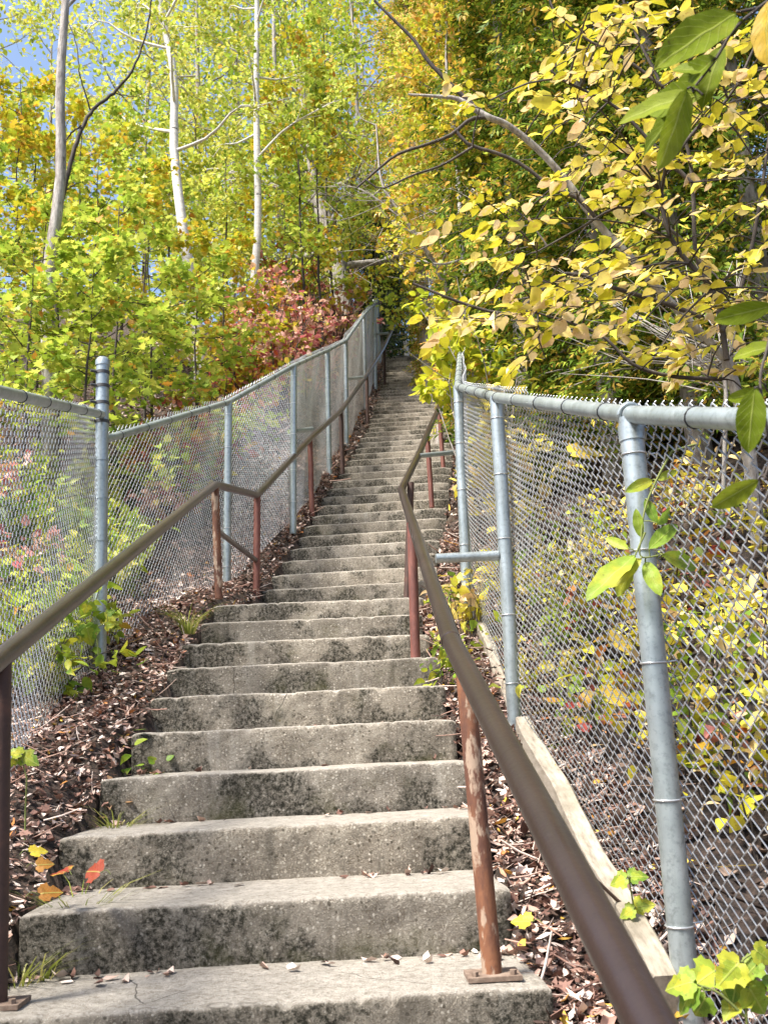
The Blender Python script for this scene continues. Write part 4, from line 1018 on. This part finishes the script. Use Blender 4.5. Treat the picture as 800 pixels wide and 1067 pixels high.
def sprig(name, label, cat, Y, leaves_px, stems, lmat, Wf=.45, stemr=.0032, group=None, stalk=None, heart=False):
    """leaves_px: (base_px, tip_px, depth tilt, width factor); stems: pixel polylines"""
    a0 = at(*stems[0][0], Y) if stalk is None else stalk
    root = thing(name, label, cat, a0, group)
    lm = MB(); sm = MB(); SP = []
    for st_ in stems:
        P = smooth_path([at(x, y, Y) for x, y in st_], 5 * len(st_))
        if stalk is not None and st_ is stems[0]: P = np.concatenate([smooth_path([stalk, (stalk + P[0]) / 2 + rv(.02), P[0]], 6)[:-1], P])
        sm.tube(P, np.linspace(stemr, stemr * .6, len(P)), 6); SP.append(P)
    SP = np.concatenate(SP)
    for (b, t, dy, wf) in leaves_px:
        A_ = at(*b, Y + rnd.uniform(-.03, .03)); B_ = at(*t, Y + dy); d = B_ - A_; L = np.linalg.norm(d)
        view = norm((A_ + B_) / 2); nr = norm(-view + rv(.33) + np.array([-.1, 0, .35]))
        if heart: heart_leaf(lm, A_, d, nr, L)
        else: big_leaf(lm, (A_ + B_) / 2, d, nr, L, L * wf)
        k = np.linalg.norm(SP - A_, axis=1).argmin()
        sm.tube([SP[k], (SP[k] + A_) / 2 + np.array([0, 0, .003]), A_], stemr * .55, 4)
    sm.build('stem', STEM if not name.startswith('overhanging') else DARKBARK, root)
    lm.build('foliage', lmat, root)
    return root
# overhanging branch close to the viewer, upper right
sprig('overhanging_branch', 'close branch with large dark green leaves hanging in the upper right corner', 'branch', 1.35,
      [((768, 12), (684, 66), -.05, .40), ((775, 20), (718, 44), .06, .42), ((716, 100), (668, 160), .1, .42),  ((752, 46), (730, 112), .05, .55), ((716, 92), (688, 176), 0, .42), ((722, 96), (642, 126), .08, .4), ((740, 74), (700, 70), .05, .5), ((732, 98), (672, 112), .1, .5), ((745, 60), (700, 100), .1, .45)],
      [[(830, -20), (790, 8), (765, 30), (745, 62), (722, 92)], [(790, 8), (768, 12)]], L_HANG, stemr=.0032)
sprig('overhanging_branch', 'close ochre yellow leaf hanging at the very top right corner', 'branch', 1.25, [((800, 0), (797, 66), .03, .55)], [[(850, -30), (822, -18), (800, 0)]], L_GOLDLEAF, stemr=.0025)
sprig('overhanging_branch', 'close twig with large green leaves over the top rail at the right edge', 'branch', 1.45,
      [((806, 318), (742, 334), .1, .42), ((806, 360), (762, 372), .06, .5), ((786, 404), (779, 472), 0, .55), ((800, 408), (756, 416), .1, .35), ((790, 500), (740, 530), .12, .4)],
      [[(850, 250), (815, 300), (800, 360), (792, 400), (802, 470), (796, 500)]], L_HANG, stemr=.003)
# vine on the near right post
sprig('vine', 'green vine twig clinging to the near right fence post with broad leaves', 'vine', 2.42,
      [((680, 500), (652, 512), 0, .45), ((684, 500), (705, 490), 0, .5), ((672, 520), (684, 545), 0, .5), ((668, 560), (662, 530), 0, .45), ((662, 578), (610, 624), -.05, .42), ((668, 582), (632, 612), .03, .5), ((672, 585), (688, 620), -.03, .5), ((676, 572), (706, 545), .03, .42), ((690, 578), (728, 592), .05, .4), ((660, 590), (642, 622), .05, .5), ((655, 572), (630, 560), .05, .4), ((684, 545), (700, 530), .05, .4)],
      [[(700, 470), (684, 500), (672, 530), (668, 560), (668, 580), (690, 578)], [(672, 555), (662, 578)]], L_VINE, stalk=at(720, 470, 2.55))
# plant at the foot of the near right post
sprig('creeping_plant', 'bright green broad leaved plant in the bottom right corner', 'plant', 2.05,
      [((722, 1024), (690, 1030), 0, .6), ((725, 1030), (702, 1056), .0, .6), ((745, 1012), (718, 1028), 0, .5), ((770, 1004), (744, 1030), 0, .7), ((770, 1010), (762, 1046), 0, .7), ((786, 990), (808, 1004), 0, .7), ((790, 1004), (770, 1022), 0, .6), ((780, 1030), (800, 1060), 0, .7), ((774, 1036), (752, 1060), 0, .6), ((800, 1030), (830, 1040), 0, .6), ((735, 1040), (722, 1062), 0, .5)],
      [[(778, 1075), (776, 1035), (772, 1005), (786, 992)], [(776, 1060), (748, 1035), (724, 1026)], [(776, 1035), (800, 1032)]], L_VINE, heart=True, stalk=gx(780, 2.05))
sprig('creeping_plant', 'small green plant growing over the edging board near its lower end', 'plant', 2.75,
      [((652, 916), (634, 922), 0, .5), ((656, 914), (676, 912), 0, .5), ((660, 948), (644, 956), 0, .5), ((662, 946), (682, 942), 0, .5), ((662, 985), (650, 978), 0, .5), ((664, 986), (672, 1000), 0, .5)],
      [[(672, 1000), (664, 970), (660, 945), (655, 915)]], L_VINE, heart=True)
sprig('creeping_plant', 'small dark green plant at the upper end of the long edging board', 'plant', 4.15,
      [((575, 785), (562, 778), 0, .6), ((577, 784), (590, 776), 0, .6), ((576, 790), (566, 802), 0, .6), ((580, 790), (590, 804), 0, .6), ((575, 796), (580, 810), 0, .6)],
      [[(580, 812), (577, 796), (576, 784)]], L_VINE, heart=True)
sprig('creeping_plant', 'green leafy vine hanging below the tall left corner post and the handrail', 'vine', 4.9,
      [((92, 628), (86, 646), 0, .5), ((90, 652), (95, 674), 0, .6), ((88, 650), (82, 670), 0, .5), ((110, 652), (120, 650), 0, .4), ((112, 640), (120, 635), 0, .4)],
      [[(104, 700), (100, 660), (92, 630)], [(98, 655), (112, 648)]], L_VINE, heart=True, stemr=.003)
sprig('creeping_plant', 'pair of pale green leaves low at the left frame edge', 'plant', 3.4,
      [((22, 786), (4, 782), 0, .6), ((24, 788), (40, 796), 0, .6), ((16, 792), (8, 800), 0, .6)], [[(28, 812), (22, 788)]], L_VINE, heart=True, stalk=gx(26, 3.4))
# tufts and small plants at the stair edges
def small_plant(label, px, Y, h, w, n, ls, mm, dx=0):
    b = gx(px, Y); shrub('small_plant', label, 'plant', None, b, h, w, n, ls, 3, mm, tilt=.45, twigs=3, sr=.003)
small_plant('small green plant beside the right post at the sixth step', 462, 5.0, .16, .12, 6, .05, L_VINE)
small_plant('yellow-green seedlings at the foot of the third right fence post', 488, 5.7, .42, .2, 9, .06, L_BEECH)
small_plant('green weeds right of the landing step', 470, 6.3, .25, .18, 7, .06, L_VINE)
small_plant('weed cluster between the right handrail and the third fence post', 476, 5.4, .2, .15, 6, .05, L_MAPLE)
small_plant('yellow leaves sprouting at the second bracket of the right fence', 503, 5.75, .55, .18, 8, .075, L_BEECH)
small_plant('green seedling in the litter left of the fifth step', 150, 4.3, .14, .12, 6, .05, L_VINE)
small_plant('pink-leaved seedling in the litter left of the fourth step', 118, 3.95, .12, .10, 6, .05, L_RED)
def tuft(label, px, Y, h, n, mm=L_GRASS):
    b = gx(px, Y); root = thing('grass_tuft', label, 'grass', b); m = MB()
    for k in range(n):
        a = rnd.uniform(0, 6.28); l = h * rnd.uniform(.5, 1.2); b = b + 0; o = np.array([math.cos(a), math.sin(a), 0]); s = np.array([-o[1], o[0], 0]) * .0035
        p0 = b + o * rnd.uniform(0, .04) - np.array([0, 0, -.03]); V = []
        for u in (0, .35, .7, 1):
            c = p0 + o * l * .8 * u ** 1.7 + np.array([0, 0, l * (u - .45 * u * u)]); w = (1 - u) * .9 + .1; V += [c - s * w, c + s * w]
        m.add(V, [[0, 1, 3, 2], [2, 3, 5, 4], [4, 5, 7, 6]])
    m.build('blades', mm, root)
tuft('yellowish grass tuft at the left end of the third step', 82, 3.2, .30, 90)
tuft('grass tuft at the left end of the fourth step', 120, 3.8, .24, 60)
tuft('mossy grass tuft at the left end of the sixth step', 150, 4.5, .22, 60)
tuft('mossy grass tuft beside the landing step, left end', 196, 5.9, .28, 80)
tuft('grass tuft at the lower left frame edge', 16, 2.95, .26, 40)
tuft('thin grass by the coloured leaves at the second step', 40, 3.0, .22, 36)
# fallen coloured leaves
def fallen(label, px, Y, L, mm, lift=.02, ang=0., rise=.1, P=None):
    b = gx(px, Y, lift + .03) if P is None else P
    m = MB(); d = np.array([math.cos(ang), math.sin(ang), rise])
    heart_leaf(m, b - norm(d) * L * .4, d, np.array([-.1, -.75, .75]) + rv(.15), L)
    tip = b - norm(d) * L * .5; m2 = MB(); 
    root = thing('fallen_leaf', label, 'leaf', b)
    m.build('blade', mm, root); m2.tube(smooth_path([tip, tip - d * L * .3 + np.array([0, 0, .01]), tip - d * L * .55], 5), .0012, 4); m2.build('stalk', STEM, root)
y1, z1 = stp(1); y2, z2 = stp(2)
fallen('bright yellow fallen leaf on the litter beside the rusty right post', 545, 2.9, .058, solid_leaf('yellow_leaf', (.68, .54, .05), (.50, .40, .05)), .03, 2.6)
fallen('yellow fallen leaf standing up in the litter at the second step, left side', 0, 0, .05, bpy.data.materials['yellow_leaf'], ang=.6, P=at(40, 887, 3.05))
fallen('orange fallen leaf under the yellow one at the left', 0, 0, .045, solid_leaf('orange_leaf', (.42, .19, .03), (.40, .28, .05)), ang=.2, P=at(46, 901, 3.02))
fallen('red and yellow fallen leaf left of the second riser', 0, 0, .062, solid_leaf('red_yellow_leaf', (.36, .05, .03), (.55, .36, .05), 26), ang=2.3, P=at(63, 908, 2.98))
fallen('green and red fallen leaf leaning on the second riser', 0, 0, .068, solid_leaf('green_red_leaf', (.36, .06, .03), (.26, .30, .04), 20), ang=2.5, P=at(97, 908, 2.93))
fallen('rusty orange fallen leaf at the left end of the first tread', 0, 0, .06, solid_leaf('rust_leaf', (.36, .15, .025), (.25, .11, .02)), ang=.4, P=at(52, 930, 2.93))
fallen('large yellow leaf caught on the near right fence mesh', 0, 0, .11, solid_leaf('caught_yellow_leaf', (.62, .42, .05), (.70, .52, .10)), ang=.1, P=at(594, 471, 3.2) + np.array([.05, 0, 0]))
fallen('yellow leaf caught low behind the right fence mesh', 0, 0, .10, bpy.data.materials['caught_yellow_leaf'], ang=.3, P=at(606, 727, 3.4) + np.array([.12, 0, 0]))
fallen('golden lobed leaf caught behind the middle of the right fence mesh', 0, 0, .10, bpy.data.materials['caught_yellow_leaf'], ang=.5, P=at(612, 670, 3.4) + np.array([.12, 0, 0]))

# --- top of the stairs
pp = gx(425, YT + 1.6)
m = MB(); m.tube([pp - np.array([0, 0, .1]), pp + np.array([0, 0, .95])], .06, 10); m.tube([pp + np.array([0, 0, .95]), pp + np.array([0, 0, .99])], [.075, .05], 10)
o = m.build('marker_post', BIRCH); tag(o, 'short pale post standing at the top of the stairs', 'post')
litter('leaf_litter', 'leaf litter on the crest beyond the last step', 2500, lambda n: np.stack([rng.uniform(-1, 5, n), rng.uniform(YT + .3, YT + 6, n), np.zeros(n)], -1), .08, .02)
for k, (px, Y, h) in enumerate([(405, 24.5, 1.2), (432, 25.5, 1.3), (455, 24, 1.3)]):
    shrub('crest_shrub', ['dim brown shrub at the left of the stair top', 'dim shrub right behind the pale post', 'shaded shrub at the right of the stair top'][k], 'shrub', None, gx(px, Y), h, .8, 12, .08, 7, [L_LITTER, L_DARKG, L_DARKG][k], tilt=.6, twigs=5)
# ------------------------------------------------------------------ light
wd = bpy.data.worlds.new('World'); SC.world = wd; wd.use_nodes = True
nt = wd.node_tree; nt.nodes.clear()
sky = nt.nodes.new('ShaderNodeTexSky'); sky.sky_type = 'NISHITA'; sky.sun_disc = False
bg = nt.nodes.new('ShaderNodeBackground'); bg.inputs[1].default_value = .12
ow = nt.nodes.new('ShaderNodeOutputWorld'); nt.links.new(sky.outputs[0], bg.inputs[0]); nt.links.new(bg.outputs[0], ow.inputs[0])
SD = norm(np.array([-.45, -.30, .84]))
sky.sun_elevation = math.asin(SD[2]); sky.sun_rotation = math.atan2(SD[0], SD[1])
sky.air_density = 1.0; sky.dust_density = 2.5; sky.ozone_density = 1.0
ld = bpy.data.lights.new('sun', 'SUN'); ld.energy = 4.4; ld.angle = math.radians(12.0); ld.color = (1, .95, .87)
lo = bpy.data.objects.new('sun', ld); COL.objects.link(lo)
lo.rotation_euler = Vector([float(v) for v in SD]).to_track_quat('Z', 'Y').to_euler()
vs = SC.view_settings; vs.view_transform = 'Standard'; vs.look = 'None'; vs.exposure = 1.38; vs.gamma = 1; vs.use_curve_mapping = False
SC.cycles.max_bounces = 8; SC.cycles.diffuse_bounces = 4; SC.cycles.transmission_bounces = 4
